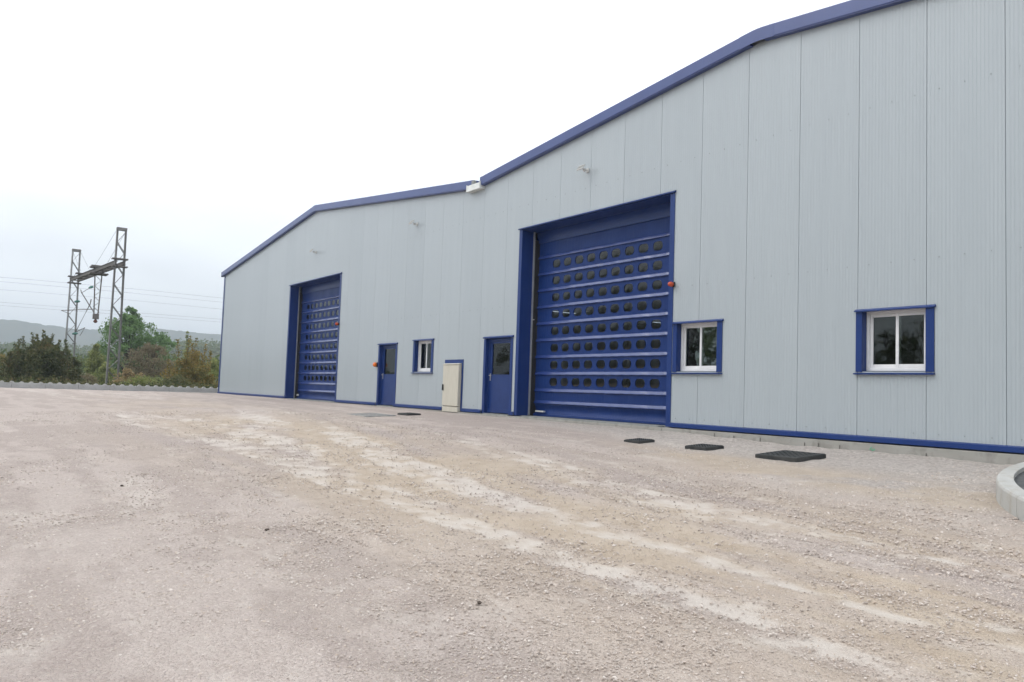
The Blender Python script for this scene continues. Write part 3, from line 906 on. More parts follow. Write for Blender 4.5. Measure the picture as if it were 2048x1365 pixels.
# ------------------------------------------------------------------ personnel doors
def make_door():
    ow, ohh = .70, 2.10
    ix, iz = .60, 2.05
    d = MB()
    d.box(-ow, -ix + .003, -.014, -.004, .0, iz); d.box(ix - .003, ow, -.014, -.004, .0, iz)
    root = d.build('door', BLUE)
    m_ = MB(); m_.add([(-ow - .015, -.05, ohh - .005), (ow + .02, -.05, ohh - .005), (ow + .02, -.003, ohh + .02), (-ow - .015, -.003, ohh + .02), (-ow - .015, -.05, ohh - .035), (ow + .02, -.05, ohh - .035), (ow + .02, .13, iz - .002), (-ow - .015, .13, iz - .002)],
                      [(0, 1, 2, 3), (0, 4, 5, 1), (4, 7, 6, 5), (0, 3, 7, 4), (1, 5, 6, 2)])
    m_.build('head_flashing', BLUE, root)
    for a, c in ((-ix - .008, -ix + .004), (ix - .004, ix + .008)):
        m_ = MB(); m_.box(a, c, -.003, .16, .0, iz + .003); m_.build('reveal', BLUE, root)
    m_ = MB()
    m_.box(-ix + .005, -ix + .07, .085, .16, .005, iz - .005); m_.box(ix - .07, ix - .005, .085, .16, .005, iz - .005); m_.box(-ix + .07, ix - .07, .085, .16, iz - .07, iz - .005)
    m_.build('frame', BLUE_DOOR, root, bevel=.004)
    lx0, lx1, lz0, lz1 = -ix + .075, ix - .075, .02, iz - .075
    gx0, gx1, gz0, gz1 = lx0 + .10, lx1 - .09, 1.07, lz1 - .05
    lf = MB()
    lf.box(lx0, gx0, .10, .15, lz0, lz1); lf.box(gx1, lx1, .10, .15, lz0, lz1)
    lf.box(gx0, gx1, .10, .15, gz1, lz1); lf.box(gx0, gx1, .10, .15, lz0, gz0)
    leaf = lf.build('leaf', BLUE_DOOR, root)
    m_ = MB(); m_.box(gx0, gx1, .118, .124, gz0, gz1); m_.build('pane', GLASS, leaf)
    m_ = MB()
    m_.box(gx0 - .012, gx0 + .006, .094, .10, gz0, gz1); m_.box(gx1 - .006, gx1 + .012, .094, .10, gz0, gz1)
    m_.box(gx0 - .012, gx1 + .012, .094, .10, gz0 - .018, gz0); m_.box(gx0 - .012, gx1 + .012, .094, .10, gz1, gz1 + .012)
    m_.build('glazing_bead', BLUE_DOOR, leaf)
    m_ = MB(); m_.box(lx0, lx1, .085, .10, .03, .13); m_.build('kick_plate', BLUE_DOOR, leaf)
    m_ = MB()
    m_.box(lx0 + .022, lx0 + .062, .088, .10, .90, 1.10)
    m_.tube([(lx0 + .042, .088, 1.045), (lx0 + .042, .045, 1.045), (lx0 + .055, .04, 1.045), (lx0 + .15, .042, 1.04)], .011, 8)
    m_.build('handle', ZINC, leaf)
    m_ = MB(); m_.box(-ix, ix, -.04, .16, -.03, .004); m_.build('threshold', SILLM, root)
    return root
dr0 = make_door(); dr0.parent = wh; dr0.location = (DOOR_C[1], 0, 0)
dr0['label'] = 'blue half glazed door right beside the nearer roller door'
dr1 = copy_tree(dr0, wh); dr1.location = (DOOR_C[0], 0, 0)
dr1['label'] = 'blue half glazed door with an orange beacon on its left'
# fire notice hanging inside the nearer door
mb = MB(); mb.box(-18.73, -18.55, .19, .195, 1.12, 1.38); mb.build('inside_notice', simple('red_notice', (.32, .03, .03), (.26, .025, .025), rough=.5), wh)

# blue frame of the meter recess
mb = MB()
mb.box(CAB_C - .52, CAB_C + .52, -.014, -.004, 1.39, 1.50); mb.box(CAB_C + .44, CAB_C + .52, -.014, -.004, .0, 1.39); mb.box(CAB_C - .52, CAB_C - .44, -.014, -.004, .0, 1.39)
mb.box(CAB_C + .445, CAB_C + .455, -.003, .2, .0, 1.39); mb.box(CAB_C - .455, CAB_C - .445, -.003, .2, .0, 1.39); mb.box(CAB_C - .444, CAB_C + .444, -.003, .2, 1.385, 1.395)
mb.build('recess_trim', BLUE, wh)

# ------------------------------------------------------------------ meter cabinet in the recess
cb = empty('electrical_cabinet', (CAB_C - .01, 0, -.03))
tag(cb, 'tall beige electrical cabinet with black handle set against the grey wall', 'cabinet')
mb = MB(); mb.box(-.43, .43, -.05, .22, .155, 1.385); mb.build('body', BEIGE, cb, bevel=.008)
mb = MB(); mb.box(-.445, .435, -.11, -.052, .165, 1.375); mb.build('cabinet_door', BEIGE, cb, bevel=.018)
mb = MB(); mb.prism([(-.125, 1.377), (.2, 1.377), (.2, 1.41), (-.05, 1.42), (-.125, 1.392)], 'x', -.45, .44); mb.build('cap', BEIGE, cb, bevel=.006)
mb = MB(); mb.box(-.435, .425, -.10, .2, 0, .15); mb.build('base', BEIGE, cb, bevel=.006)
mb = MB(); mb.prism([(-.415, .62), (-.365, .62), (-.375, .78), (-.39, .80), (-.405, .78)], 'y', -.15, -.111); mb.build('handle', BLACK, cb, bevel=.005)

# ------------------------------------------------------------------ floodlights on the wall
def make_floodlight():
    r = empty('floodlight')
    m_ = MB(); m_.box(-.05, .05, -.02, 0, -.06, .06); m_.tube([(0, -.02, 0), (0, -.10, -.01)], .018, 8); m_.box(-.03, .03, -.16, -.09, -.045, .03)
    m_.build('bracket', LAMPGREY, r)
    h_ = MB()
    tilt = math.radians(55)
    def T(x, y, z):   # tilt head, face down and outward
        c, s = math.cos(tilt), math.sin(tilt)
        return (x, -.25 + y * c - z * s, .035 + y * s + z * c)
    def tb(mb_, x0, x1, y0, y1, z0, z1):
        vs_ = [T(*p) for p in [(x0, y0, z0), (x1, y0, z0), (x1, y1, z0), (x0, y1, z0), (x0, y0, z1), (x1, y0, z1), (x1, y1, z1), (x0, y1, z1)]]
        mb_.add(vs_, [(0, 3, 2, 1), (4, 5, 6, 7), (0, 1, 5, 4), (1, 2, 6, 5), (2, 3, 7, 6), (3, 0, 4, 7)])
    tb(h_, -.115, .115, -.085, .085, -.01, .025)
    for k in range(7): tb(h_, -.09 + k * .03 - .003, -.09 + k * .03 + .003, -.06, .06, .025, .04)
    hd = h_.build('head', LAMPGREY, r, bevel=.006)
    g_ = MB(); tb(g_, -.10, .10, -.07, .07, -.0135, -.0105); g_.build('front_glass', LAMPGLASS, hd)
    return r
fl0 = make_floodlight()
fl0.location = (-14.70, -.005, 5.96); fl0.scale = (.85, .85, .85)
tag(fl0, 'small grey floodlight high on the wall above the nearer roller door', 'floodlight', 'floodlights on the wall')
f1 = copy_tree(fl0); f1.location = (-23.15, -.005, 5.93)
tag(f1, 'small grey floodlight high on the wall above the sliding window between doors', 'floodlight', 'floodlights on the wall')
f2 = copy_tree(fl0); f2.location = (-31.75, -.005, 6.06)
tag(f2, 'small grey floodlight high on the wall above the far roller door', 'floodlight', 'floodlights on the wall')

# ------------------------------------------------------------------ warning beacons
def make_beacon(lens, name='warning_beacon'):
    r = empty(name)
    m_ = MB(); m_.box(-.05, .05, -.02, 0, -.06, .06); m_.tube([(0, -.02, 0), (0, -.05, 0)], .055, 12); m_.build('mount', BLACK, r)
    d = MB()
    prof = [(-.05, .058), (-.09, .062), (-.13, .060), (-.16, .050), (-.18, .028), (-.186, .004)]
    d.tube([(0, y, 0) for y, _ in prof], [q_ for _, q_ in prof], 14)
    dm = d.build('lens', lens, r, smooth=True)
    return r
b0 = make_beacon(ORANGE); b0.location = (-11.83, -.016, 2.955); b0.scale = (.85, .8, .85)
tag(b0, 'red orange beacon on the right edge of the nearer roller door', 'beacon', 'door warning beacons')
b1 = copy_tree(b0); b1.location = (-29.08, -.016, 2.97)
tag(b1, 'red orange beacon on the right edge of the far roller door', 'beacon', 'door warning beacons')
b2 = make_beacon(ORANGE2); b2.location = (-25.66, -.002, 1.39); b2.scale = (1.3, .8, 1.3)
tag(b2, 'bright orange beacon on the wall left of the far half glazed door', 'beacon', 'door warning beacons')

# ------------------------------------------------------------------ manhole covers
def cover(x, y, sx_, sy_, proud, mtl, label, rz=0., pattern=True, n=14):
    r = empty('manhole_cover', (x, y, gz(x, y)), rz)
    sl_ = float(slope(np.array([x]))[0])
    r.rotation_euler = (math.atan(sl_), 0, rz)
    tag(r, label, 'manhole cover', 'manhole covers in the yard')
    m_ = MB(); m_.box(-sx_ / 2, sx_ / 2, -sy_ / 2, sy_ / 2, -.06, proud - .012); m_.build('frame', mtl, r, bevel=.004)
    lid = MB(); lid.box(-sx_ / 2 + .012, sx_ / 2 - .012, -sy_ / 2 + .012, sy_ / 2 - .012, proud - .03, proud - .004)
    lo = lid.build('lid', mtl, r, bevel=.004)
    if pattern:
        t_ = MB()
        st = sx_ * .9 / n
        for i in range(n):
            for j in range(int(n * sy_ / sx_)):
                cx, cy = -sx_ * .45 + st * (i + .5), -sy_ * .45 + st * (j + .5)
                a = math.radians(45 if (i + j) % 2 else -45)
                dx, dy = math.cos(a) * st * .36, math.sin(a) * st * .36
                t_.bar((cx - dx, cy - dy, proud - .003), (cx + dx, cy + dy, proud - .003), st * .22, .008)
        t_.build('tread', mtl, lo)
    return r
cover(-7.88, -1.49, .76, .74, .075, CAST, 'largest black square manhole cover, raised on the gravel nearest the kerb')
cover(-9.62, -1.49, .48, .46, .06, CAST, 'mid sized black manhole cover between the largest and the smallest')
cover(-10.92, -1.78, .40, .40, .055, CAST, 'small black manhole cover in front of the nearer roller door')
cover(-20.2, -1.60, .60, .42, .05, CAST, 'small dark manhole cover in front of the beige cabinet')
cover(-20.75, -2.50, 1.55, .85, .02, CASTGREY, 'flat dusty grey manhole cover level with the gravel', rz=-.06)

# ------------------------------------------------------------------ kerb and asphalt path at the right
kc, kr = Vector((-.47, -.9)), 4.25
def arc_pt(s, r):
    """s: metres along the outer face from the wall"""
    if s < .82:
        return Vector((kc.x - r, -.08 - s)), Vector((-1, 0))
    a = math.pi + (s - .82) / kr
    if a < 1.5 * math.pi:
        n_ = Vector((math.cos(a), math.sin(a))); return kc + n_ * r, n_
    ex = (a - 1.5 * math.pi) * kr
    return Vector((kc.x + ex, kc.y - r)), Vector((0, -1))
kerb = empty('kerb', (-4.8, 0, 0)); tag(kerb, 'curved pale concrete kerb running out from the warehouse wall', 'kerb')
def kz(p): return float(z0(np.array([p.x]))[0] + slope(np.array([p.x]))[0] * p.y)
s = 0.0
lens = [.82] + [.5] * 13 + [1.0] * 6
kerb_inner = []
for ln in lens:
    mb = MB(); ks = 6
    rings = []
    for k in range(ks + 1):
        ss = s + .004 + (ln - .008) * k / ks
        po, n_ = arc_pt(ss, kr); pi_, _ = arc_pt(ss, kr - .16)
        zt = kz(po) + .215
        ring = []
        for (p_, zz) in ((po + n_ * .012, zt - .45), (po + n_ * .008, zt - .03), (po - n_ * .004, zt - .006), (po - n_ * .02, zt), (pi_, zt), (pi_, zt - .45)):
            ring.append((p_.x + 4.8, p_.y, zz))
        rings.append(ring)
        kerb_inner.append((pi_.x, pi_.y, zt))
    vs_ = [v for r_ in rings for v in r_]; n6 = 6
    fs_ = [tuple(range(6))[::-1], tuple(ks * 6 + k for k in range(6))]
    for i in range(ks):
        for k in range(6): fs_.append((i * 6 + k, i * 6 + (k + 1) % 6, (i + 1) * 6 + (k + 1) % 6, (i + 1) * 6 + k))
    mb.add(vs_, fs_)
    mb.build('kerb_stone', KERBM, kerb)
    s += ln
ASPH = simple('dark_asphalt', (.085, .088, .09), (.125, .128, .128), rough=.9, scale=9, bump=.006, bscale=120, spec=.2)
mb = MB()
ring = [(x, y, z - .05) for x, y, z in kerb_inner]
cen = [(9.0, ring[0][1], ring[0][2]), ]
prev = None
for (x, y, z) in ring:
    cur = ((x, y, z), (9.0, y, z - .02))
    if prev and abs(prev[0][1] - y) > 1e-4:
        mb.add([prev[0], prev[1], cur[1], cur[0]], [(0, 1, 2, 3)])
    prev = cur
pth = mb.build('path', ASPH, recalc=False)
tag(pth, kind='structure')

# ------------------------------------------------------------------ low block wall at the left edge of the yard
WX = -45.75
bw = empty('block_wall', (WX, 0, 0)); tag(bw, 'low grey concrete block wall with scalloped top along the yard edge', 'wall')
BL = 1.425
mb = MB(); mb.prism([(-.10, -.4), (.10, -.4), (.10, .232), (.085, .245), (-.10, .245)], 'y', .006, BL - .006)
blk = mb.mesh('block'); blk.materials.append(WALLM)
mb = MB()
mb.prism([(-.105, 0), (.105, 0), (.085, .025), (.05, .062), (.02, .075), (-.02, .075), (-.05, .062), (-.085, .025)], 'x', -.07, .07)
lug_me = mb.mesh('scallop'); lug_me.materials.append(KERBM)
y = .55
k = 0
while y > -22:
    y -= BL
    o = link('block', blk, bw); o.location = (random.uniform(-.006, .006), y, random.uniform(-.006, .006))
yy = .3
while yy > -22:
    o = link('scallop', lug_me, bw); o.location = (-.0, yy, .246); o.scale.z = random.uniform(.9, 1.1)
    yy -= .405
mb = MB(); mb.box(-45.3, -44.95, -2.4, .2, -.02, .02)
o = mb.build('concrete_strip', KERBM); tag(o, 'pale concrete strip lying at the foot of the wall by the warehouse corner', 'strip')

# ------------------------------------------------------------------ loose stones
n_pts = 290000
az = YAW + np.radians(rng.uniform(-46, 46, n_pts))
rad_ = np.exp(rng.uniform(math.log(1.3), math.log(26.0), n_pts))
sxp, syp = -np.sin(az) * rad_, EYE.y + np.cos(az) * rad_
d_, t_, f_, p_ = ground_masks(sxp, syp)
clump = fbm(sxp * 1.1, syp * 1.6, 91, 4)
keep = rng.uniform(0, 1, n_pts) < np.clip((.42 + 1.2 * sstep(.40, .62, clump)) * (1.25 - .45 * p_) * (1 - .97 * d_) * (1 - .6 * t_) + .9 * f_, .004, 1)
keep &= (syp < -.12) & (sxp > -45)
for cx, cy, hx, hy in ((-7.88, -1.49, .42, .41), (-9.62, -1.49, .28, .27), (-10.92, -1.78, .24, .24), (-20.2, -1.6, .34, .25)):
    keep &= ~((np.abs(sxp - cx) < hx) & (np.abs(syp - cy) < hy))
inpath = (np.hypot(sxp - kc.x, syp - kc.y) < kr + .02) & (sxp < kc.x) & (syp < kc.y) | ((sxp > kc.x - kr - .02) & (syp > kc.y)) | ((sxp > kc.x) & (syp > kc.y - kr - .02))
keep &= ~inpath
sxp, syp, rr_, f_ = sxp[keep], syp[keep], rad_[keep], f_[keep]
size = np.exp(rng.normal(math.log(.0046), .40, len(sxp))) * (1 + .5 * f_) * np.clip(rr_ / 6, .75, 1.35)
size = np.clip(size, .0025, .015)
szp = gbase(sxp, syp) - .003 + size * .05
me = bpy.data.meshes.new('gravel_stones')
me.vertices.add(len(sxp)); me.vertices.foreach_set('co', np.stack([sxp, syp, szp], -1).astype(np.float32).ravel())
at_ = me.attributes.new('stone_size', 'FLOAT', 'POINT'); at_.data.foreach_set('value', size.astype(np.float32))
gs = bpy.data.objects.new('gravel_stones', me); C.objects.link(gs)
tag(gs, 'loose crushed limestone gravel scattered over the yard', 'gravel', kind='stuff')
m, nt, b = mat('crushed_stone')
oi = nt.nodes.new('ShaderNodeObjectInfo')
cr = nt.nodes.new('ShaderNodeValToRGB')
cr.color_ramp.elements[0].color = (.40, .345, .305, 1); cr.color_ramp.elements[1].color = (.68, .61, .56, 1)
for p_, c_ in ((.25, (.48, .415, .37)), (.5, (.56, .49, .445)), (.7, (.53, .44, .37)), (.85, (.62, .56, .515))):
    e = cr.color_ramp.elements.new(p_); e.color = (*c_, 1)
nt.links.new(oi.outputs['Random'], cr.inputs[0])
t = nt.nodes.new('ShaderNodeTexCoord'); n = nt.nodes.new('ShaderNodeTexNoise'); n.inputs['Scale'].default_value = 2.5
nt.links.new(t.outputs['Object'], n.inputs['Vector'])
hs = nt.nodes.new('ShaderNodeHueSaturation'); nt.links.new(cr.outputs[0], hs.inputs['Color'])
mr = nt.nodes.new('ShaderNodeMapRange'); mr.inputs['To Min'].default_value = .8; mr.inputs['To Max'].default_value = 1.2
nt.links.new(n.outputs['Fac'], mr.inputs['Value']); nt.links.new(mr.outputs[0], hs.inputs['Value'])
nt.links.new(hs.outputs[0], b.inputs['Base Color']); b.inputs['Roughness'].default_value = .9; b.inputs['Specular IOR Level'].default_value = .2
STONEM = m
ng = bpy.data.node_groups.new('scatter_stones', 'GeometryNodeTree')
ng.interface.new_socket('Geometry', in_out='INPUT', socket_type='NodeSocketGeometry')
ng.interface.new_socket('Geometry', in_out='OUTPUT', socket_type='NodeSocketGeometry')
GN, GL = ng.nodes, ng.links
gi = GN.new('NodeGroupInput'); go = GN.new('NodeGroupOutput')
m2p = GN.new('GeometryNodeMeshToPoints'); GL.new(gi.outputs[0], m2p.inputs['Mesh'])
iop = GN.new('GeometryNodeInstanceOnPoints'); GL.new(m2p.outputs[0], iop.inputs['Points'])
g2i = GN.new('GeometryNodeGeometryToInstance')
for sd in range(5):
    ico = GN.new('GeometryNodeMeshIcoSphere'); ico.inputs['Radius'].default_value = 1.0; ico.inputs['Subdivisions'].default_value = 2
    nz = GN.new('ShaderNodeTexNoise'); nz.noise_dimensions = '4D'; nz.inputs['W'].default_value = sd * 3.7 + 1; nz.inputs['Scale'].default_value = 1.1; nz.inputs['Detail'].default_value = 1.0
    sbn = GN.new('ShaderNodeVectorMath'); sbn.operation = 'SUBTRACT'; sbn.inputs[1].default_value = (.5, .5, .5)
    GL.new(nz.outputs['Color'], sbn.inputs[0])
    scn = GN.new('ShaderNodeVectorMath'); scn.operation = 'SCALE'; scn.inputs['Scale'].default_value = 1.9; GL.new(sbn.outputs[0], scn.inputs[0])
    spn = GN.new('GeometryNodeSetPosition'); GL.new(ico.outputs[0], spn.inputs['Geometry']); GL.new(scn.outputs[0], spn.inputs['Offset'])
    tf = GN.new('GeometryNodeTransform'); tf.inputs['Scale'].default_value = (1.25, .95 - .06 * sd, .6 + .05 * sd); GL.new(spn.outputs[0], tf.inputs['Geometry'])
    sm = GN.new('GeometryNodeSetMaterial'); sm.inputs['Material'].default_value = STONEM; GL.new(tf.outputs[0], sm.inputs['Geometry'])
    GL.new(sm.outputs[0], g2i.inputs[0])
GL.new(g2i.outputs[0], iop.inputs['Instance']); iop.inputs['Pick Instance'].default_value = True
ri = GN.new('FunctionNodeRandomValue'); ri.data_type = 'INT'; ri.inputs[4].default_value = 0; ri.inputs[5].default_value = 4
GL.new(ri.outputs[2], iop.inputs['Instance Index'])
rv = GN.new('FunctionNodeRandomValue'); rv.data_type = 'FLOAT_VECTOR'
rv.inputs[0].default_value = (-.45, -.45, 0); rv.inputs[1].default_value = (.45, .45, 6.283)
GL.new(rv.outputs[0], iop.inputs['Rotation'])
na = GN.new('GeometryNodeInputNamedAttribute'); na.data_type = 'FLOAT'; na.inputs['Name'].default_value = 'stone_size'
GL.new(na.outputs[0], iop.inputs['Scale'])
GL.new(iop.outputs[0], go.inputs[0])
md = gs.modifiers.new('scatter', 'NODES'); md.node_group = ng

# dark clods and twigs lying on the gravel
CLOD = simple('dark_earth_clod', (.09, .065, .05), (.05, .04, .032), rough=.95)
def clod(x, y, r, label):
    bm = bmesh.new(); bmesh.ops.create_icosphere(bm, subdivisions=2, radius=r)
    for v in bm.verts:
        v.co *= random.uniform(.65, 1.25); v.co.z *= .6
    me_ = bpy.data.meshes.new('earth_clod'); bm.to_mesh(me_); bm.free(); me_.materials.append(CLOD)
    o = link('earth_clod', me_); o.location = (x, y, gz(x, y) + r * .3)
    tag(o, label, 'clod', 'clods on the gravel')
clod(-8.05, -9.65, .022, 'dark earth clod lying alone on the gravel left of centre')
clod(-4.72, -9.30, .018, 'small dark clod on the gravel at bottom centre')
clod(-11.4, -10.4, .020, 'tiny dark clod far left on the gravel')

exec_later = []
# ------------------------------------------------------------------ railway catenary portal
MR = (-62.64, -2.33); ML = (-76.9, -3.4)
GZR = -.55
portal = empty('catenary_portal', (MR[0], MR[1], GZR)); tag(portal, 'steel lattice railway portal with two masts, cross beam and hanging post', 'portal')
px0, py0 = MR
def L3(x, y, z): return (x - px0, y - py0, z - GZR)
def make_mast(x, y, top):
    """two channel uprights laced with flat diagonals on both faces"""
    h = top - GZR
    r = MB()
    for s_ in (-1, 1):
        w0, w1 = .34, .24
        for (dx) in (-.14, .14):
            r.bar((dx, s_ * w0, -.4), (dx, s_ * w1, h), .02, .16, up=(1, 0, 0))
        r.bar((0, s_ * (w0 + .07), -.4), (0, s_ * (w1 + .07), h), .28, .02, up=(0, 1, 0))
    o = r.build('mast', MASTM, portal)
    o.location = L3(x, y, GZR)
    n_ = 15
    zs_ = [.25 + (h - .55) * k / n_ for k in range(n_ + 1)]
    for k in range(n_):
        za, zb = zs_[k], zs_[k + 1]
        wa, wb = .34 - .10 * za / h, .34 - .10 * zb / h
        s_ = 1 if k % 2 else -1
        bb = MB()
        for dx in (-.155, .155):
            bb.bar((dx, s_ * wa, za), (dx, -s_ * wb, zb), .015, .19 if k % 2 else .12, up=(1, 0, 0))
        bb.build('brace', MASTM, o)
    cpm = MB(); cpm.box(-.16, .16, -.33, .33, h - .2, h); cpm.build('cap_plate', MASTM, o)
    return o
mR = make_mast(MR[0], MR[1], 11.25)
mL = make_mast(ML[0], ML[1], 11.35)
BZ = 8.75
def bl(t_): return Vector((MR[0] + (ML[0] - MR[0]) * t_, MR[1] + (ML[1] - MR[1]) * t_, 0))
for off_ in (-.28, .28):
    bm_ = MB()
    a, c = bl(-.02), bl(1.02)
    bm_.bar(L3(a.x, a.y + off_, BZ), L3(c.x, c.y + off_, BZ), .05, .26)
    for zz in (-.13, .13): bm_.bar(L3(a.x, a.y + off_, BZ + zz), L3(c.x, c.y + off_, BZ + zz), .13, .025)
    bm_.build('beam', RUST, portal)
for k in range(8):
    p_ = bl((k + .5) / 8); m_ = MB(); m_.box(-.05, .05, -.30, .30, -.03, .03)
    o = m_.build('tie_plate', RUST, portal); o.location = L3(p_.x, p_.y, BZ - .12)
for t_ in (0.0, 1.0):
    p_ = bl(t_)
    for zz in (-.27, .27):
        m_ = MB(); m_.box(-.28, .28, -.50, .50, -.04, .04); o = m_.build('clamp', RUST, portal); o.location = L3(p_.x, p_.y, BZ + zz)
pm_ = bl(.42)
m_ = MB(); m_.box(-.55, .45, -.62, .62, -.30, -.20); m_.box(-.35, .35, -.60, .60, .19, .30); m_.box(-.25, .05, -.5, .5, .30, .42)
o = m_.build('saddle', RUST, portal); o.location = L3(pm_.x, pm_.y, BZ)
p_ = bl(.78); m_ = MB(); m_.box(-.3, .3, -.55, .55, .18, .27); o = m_.build('saddle', RUST, portal); o.location = L3(p_.x, p_.y, BZ)
# hanging post
hp = MB()
for s_ in (-1, 1):
    hp.bar((0, s_ * .24, -.2), (0, s_ * .13, -3.6), .08, .06, up=(1, 0, 0))
for k in range(8):
    za, zb = -.35 - .4 * k, -.35 - .4 * (k + 1)
    s_ = 1 if k % 2 else -1
    hp.bar((0, s_ * .22, za), (0, -s_ * .2, zb), .03, .05, up=(1, 0, 0))
hp.box(-.15, .15, -.2, .2, -3.7, -3.3)
ho = hp.build('hanging_post', RUST, portal); ho.location = L3(pm_.x, pm_.y, BZ)
ins = MB(); ins.tube([(0, 0, -3.7), (0, 0, -3.85), (0, 0, -3.9), (0, 0, -4.0)], [.06, .14, .16, .05], 10)
ins.build('insulator', BROWNINS, ho)
ins = MB(); ins.tube([(.0, -.3, -1.25), (0, -.45, -1.3), (0, -.6, -1.38)], [.07, .11, .06], 10); ins.build('insulator', GLASSGREEN, ho)
# cantilevers carrying the contact wires: hung to the left of the post, and from the far mast
cv = MB()
cv.tube([(0, -.15, -3.2), (-.6, -1.0, -1.7), (-.65, -1.05, -1.5)], .035, 6); cv.tube([(0, -.15, -2.95), (-1.2, -2.2, -3.15)], .028, 6)
cv.tube([(-1.2, -2.2, -3.15), (-.9, -1.6, -3.4)], .02, 6); cv.tube([(-.6, -1.0, -1.75), (0, -.45, -1.3)], .02, 6)
o = cv.build('cantilever', RUST, portal); o.location = L3(pm_.x, pm_.y, BZ)
cv = MB()
cv.tube([(.3, .3, 4.9), (1.1, 1.15, 7.3), (1.15, 1.2, 7.7)], .04, 6); cv.tube([(.3, .3, 4.9), (.9, .9, 5.3)], .028, 6)
cv.tube([(.9, .9, 5.3), (.6, .6, 4.6)], .02, 6)
o = cv.build('cantilever', RUST, portal); o.location = L3(ML[0], ML[1], GZR)
for zz, mm in ((7.45, GLASSGREEN), (4.75, GLASSGREEN)):
    ins = MB(); ins.tube([(.15, .1, zz), (.3, .3, zz + .05), (.45, .45, zz + .05)], [.06, .13, .05], 10)
    o = ins.build('insulator', mm, portal); o.location = L3(ML[0], ML[1], GZR)
# stays from mast heads to the beam
for a, c in (((MR[0], MR[1] - .3, 11.1), (bl(.40).x, bl(.40).y - .35, BZ + .3)), ((MR[0], MR[1] + .3, 11.1), (bl(.40).x, bl(.40).y + .35, BZ + .3)),
             ((ML[0], ML[1] - .3, 11.2), (bl(.72).x, bl(.72).y - .35, BZ + .3)), ((ML[0], ML[1] + .3, 11.2), (bl(.72).x, bl(.72).y + .35, BZ + .3))):
    m_ = MB(); m_.tube([L3(*a), L3(*c)], .009, 5); m_.build('stay', WIREM, portal)

# overhead wires along the line
def wire(x, zend, sag, label, r=.0058, tilt=0.):
    m_ = MB(); pts = []
    for k in range(41):
        yy_ = -140 + 280 * k / 40
        ph = ((yy_ + 3) % 60) / 60
        pts.append((x + .02 * yy_ * 0, yy_, zend - sag * 4 * ph * (1 - ph) + tilt * yy_))
    m_.tube(pts, r, 5)
    o = m_.build('overhead_wire', WIREM); tag(o, label, 'wire', 'railway overhead wires'); return o
wire(-65.6, 7.35, .25, 'upper carrying wire of the nearer railway track')
wire(-65.6, 5.55, 0, 'lower contact wire of the nearer railway track', r=.005)
wire(-72.9, 7.75, .25, 'upper carrying wire of the farther railway track')
wire(-72.9, 5.85, 0, 'lower contact wire of the farther railway track', r=.005)
wire(-70.0, 6.9, .3, 'lone feeder wire between the two railway tracks', r=.005)
dm_ = None
for x, zt, zb, ys_ in ((-65.6, 7.2, 5.55, (-13.5, 8.2)), (-72.9, 7.6, 5.85, (-14.2, 9.5))):
    for y_ in ys_:
        lab_ = 'thin vertical dropper on the %s railway wires, %s of the portal' % ('nearer' if x > -70 else 'farther', 'left' if y_ < 0 else 'right')
        m_ = MB(); m_.tube([(x, y_, zb), (x, y_, zt)], .006, 4); o = m_.build('dropper_wire', WIREM)
        tag(o, lab_, 'wire', 'wire droppers')

# ------------------------------------------------------------------ vegetation
def leaf_mat(name, stops, rough=.6):
    m, nt, b = mat(name)
    g_ = nt.nodes.new('ShaderNodeNewGeometry')
    cr = nt.nodes.new('ShaderNodeValToRGB')
    els = cr.color_ramp.elements
    els[0].position = 0; els[0].color = (*stops[0], 1); els[1].position = 1; els[1].color = (*stops[-1], 1)
    for i, c_ in enumerate(stops[1:-1]):
        e = els.new((i + 1) / (len(stops) - 1)); e.color = (*c_, 1)
    t = nt.nodes.new('ShaderNodeTexCoord'); n = nt.nodes.new('ShaderNodeTexNoise'); n.inputs['Scale'].default_value = .9; n.inputs['Detail'].default_value = 3
    nt.links.new(t.outputs['Object'], n.inputs['Vector'])
    q_ = nt.nodes.new('ShaderNodeMath'); q_.operation = 'MULTIPLY_ADD'; q_.inputs[1].default_value = .55
    mr = nt.nodes.new('ShaderNodeMapRange'); mr.inputs['From Min'].default_value = .3; mr.inputs['From Max'].default_value = .7; mr.inputs['To Max'].default_value = .5
    nt.links.new(n.outputs['Fac'], mr.inputs['Value'])
    nt.links.new(g_.outputs['Random Per Island'], q_.inputs[0]); nt.links.new(mr.outputs[0], q_.inputs[2])
    nt.links.new(q_.outputs[0], cr.inputs[0]); nt.links.new(cr.outputs[0], b.inputs['Base Color'])
    b.inputs['Roughness'].default_value = rough; b.inputs['Specular IOR Level'].default_value = .25
    out = nt.nodes['Material Output']
    tl = nt.nodes.new('ShaderNodeBsdfTranslucent'); nt.links.new(cr.outputs[0], tl.inputs[0])
    ms = nt.nodes.new('ShaderNodeMixShader'); ms.inputs[0].default_value = .35
    nt.links.new(b.outputs[0], ms.inputs[1]); nt.links.new(tl.outputs[0], ms.inputs[2]); nt.links.new(ms.outputs[0], out.inputs['Surface'])
    return m
LF_DARK = leaf_mat('dark_green_leaves', [(0.049, 0.066, 0.031), (0.077, 0.101, 0.040), (0.134, 0.134, 0.056), (0.200, 0.145, 0.066)])
LF_GREEN = leaf_mat('mid_green_leaves', [(0.084, 0.154, 0.056), (0.141, 0.239, 0.084), (0.225, 0.338, 0.128)])
LF_OLIVE = leaf_mat('olive_leaves', [(0.158, 0.204, 0.069), (0.252, 0.283, 0.094), (0.378, 0.378, 0.158)])
LF_BROWN = leaf_mat('brown_leaves', [(0.163, 0.138, 0.075), (0.225, 0.188, 0.112), (0.300, 0.250, 0.163)])
LF_GOLD = leaf_mat('golden_leaves', [(.10, .12, .04), (.17, .165, .055), (.25, .20, .06), (.32, .22, .065), (.30, .25, .09)])
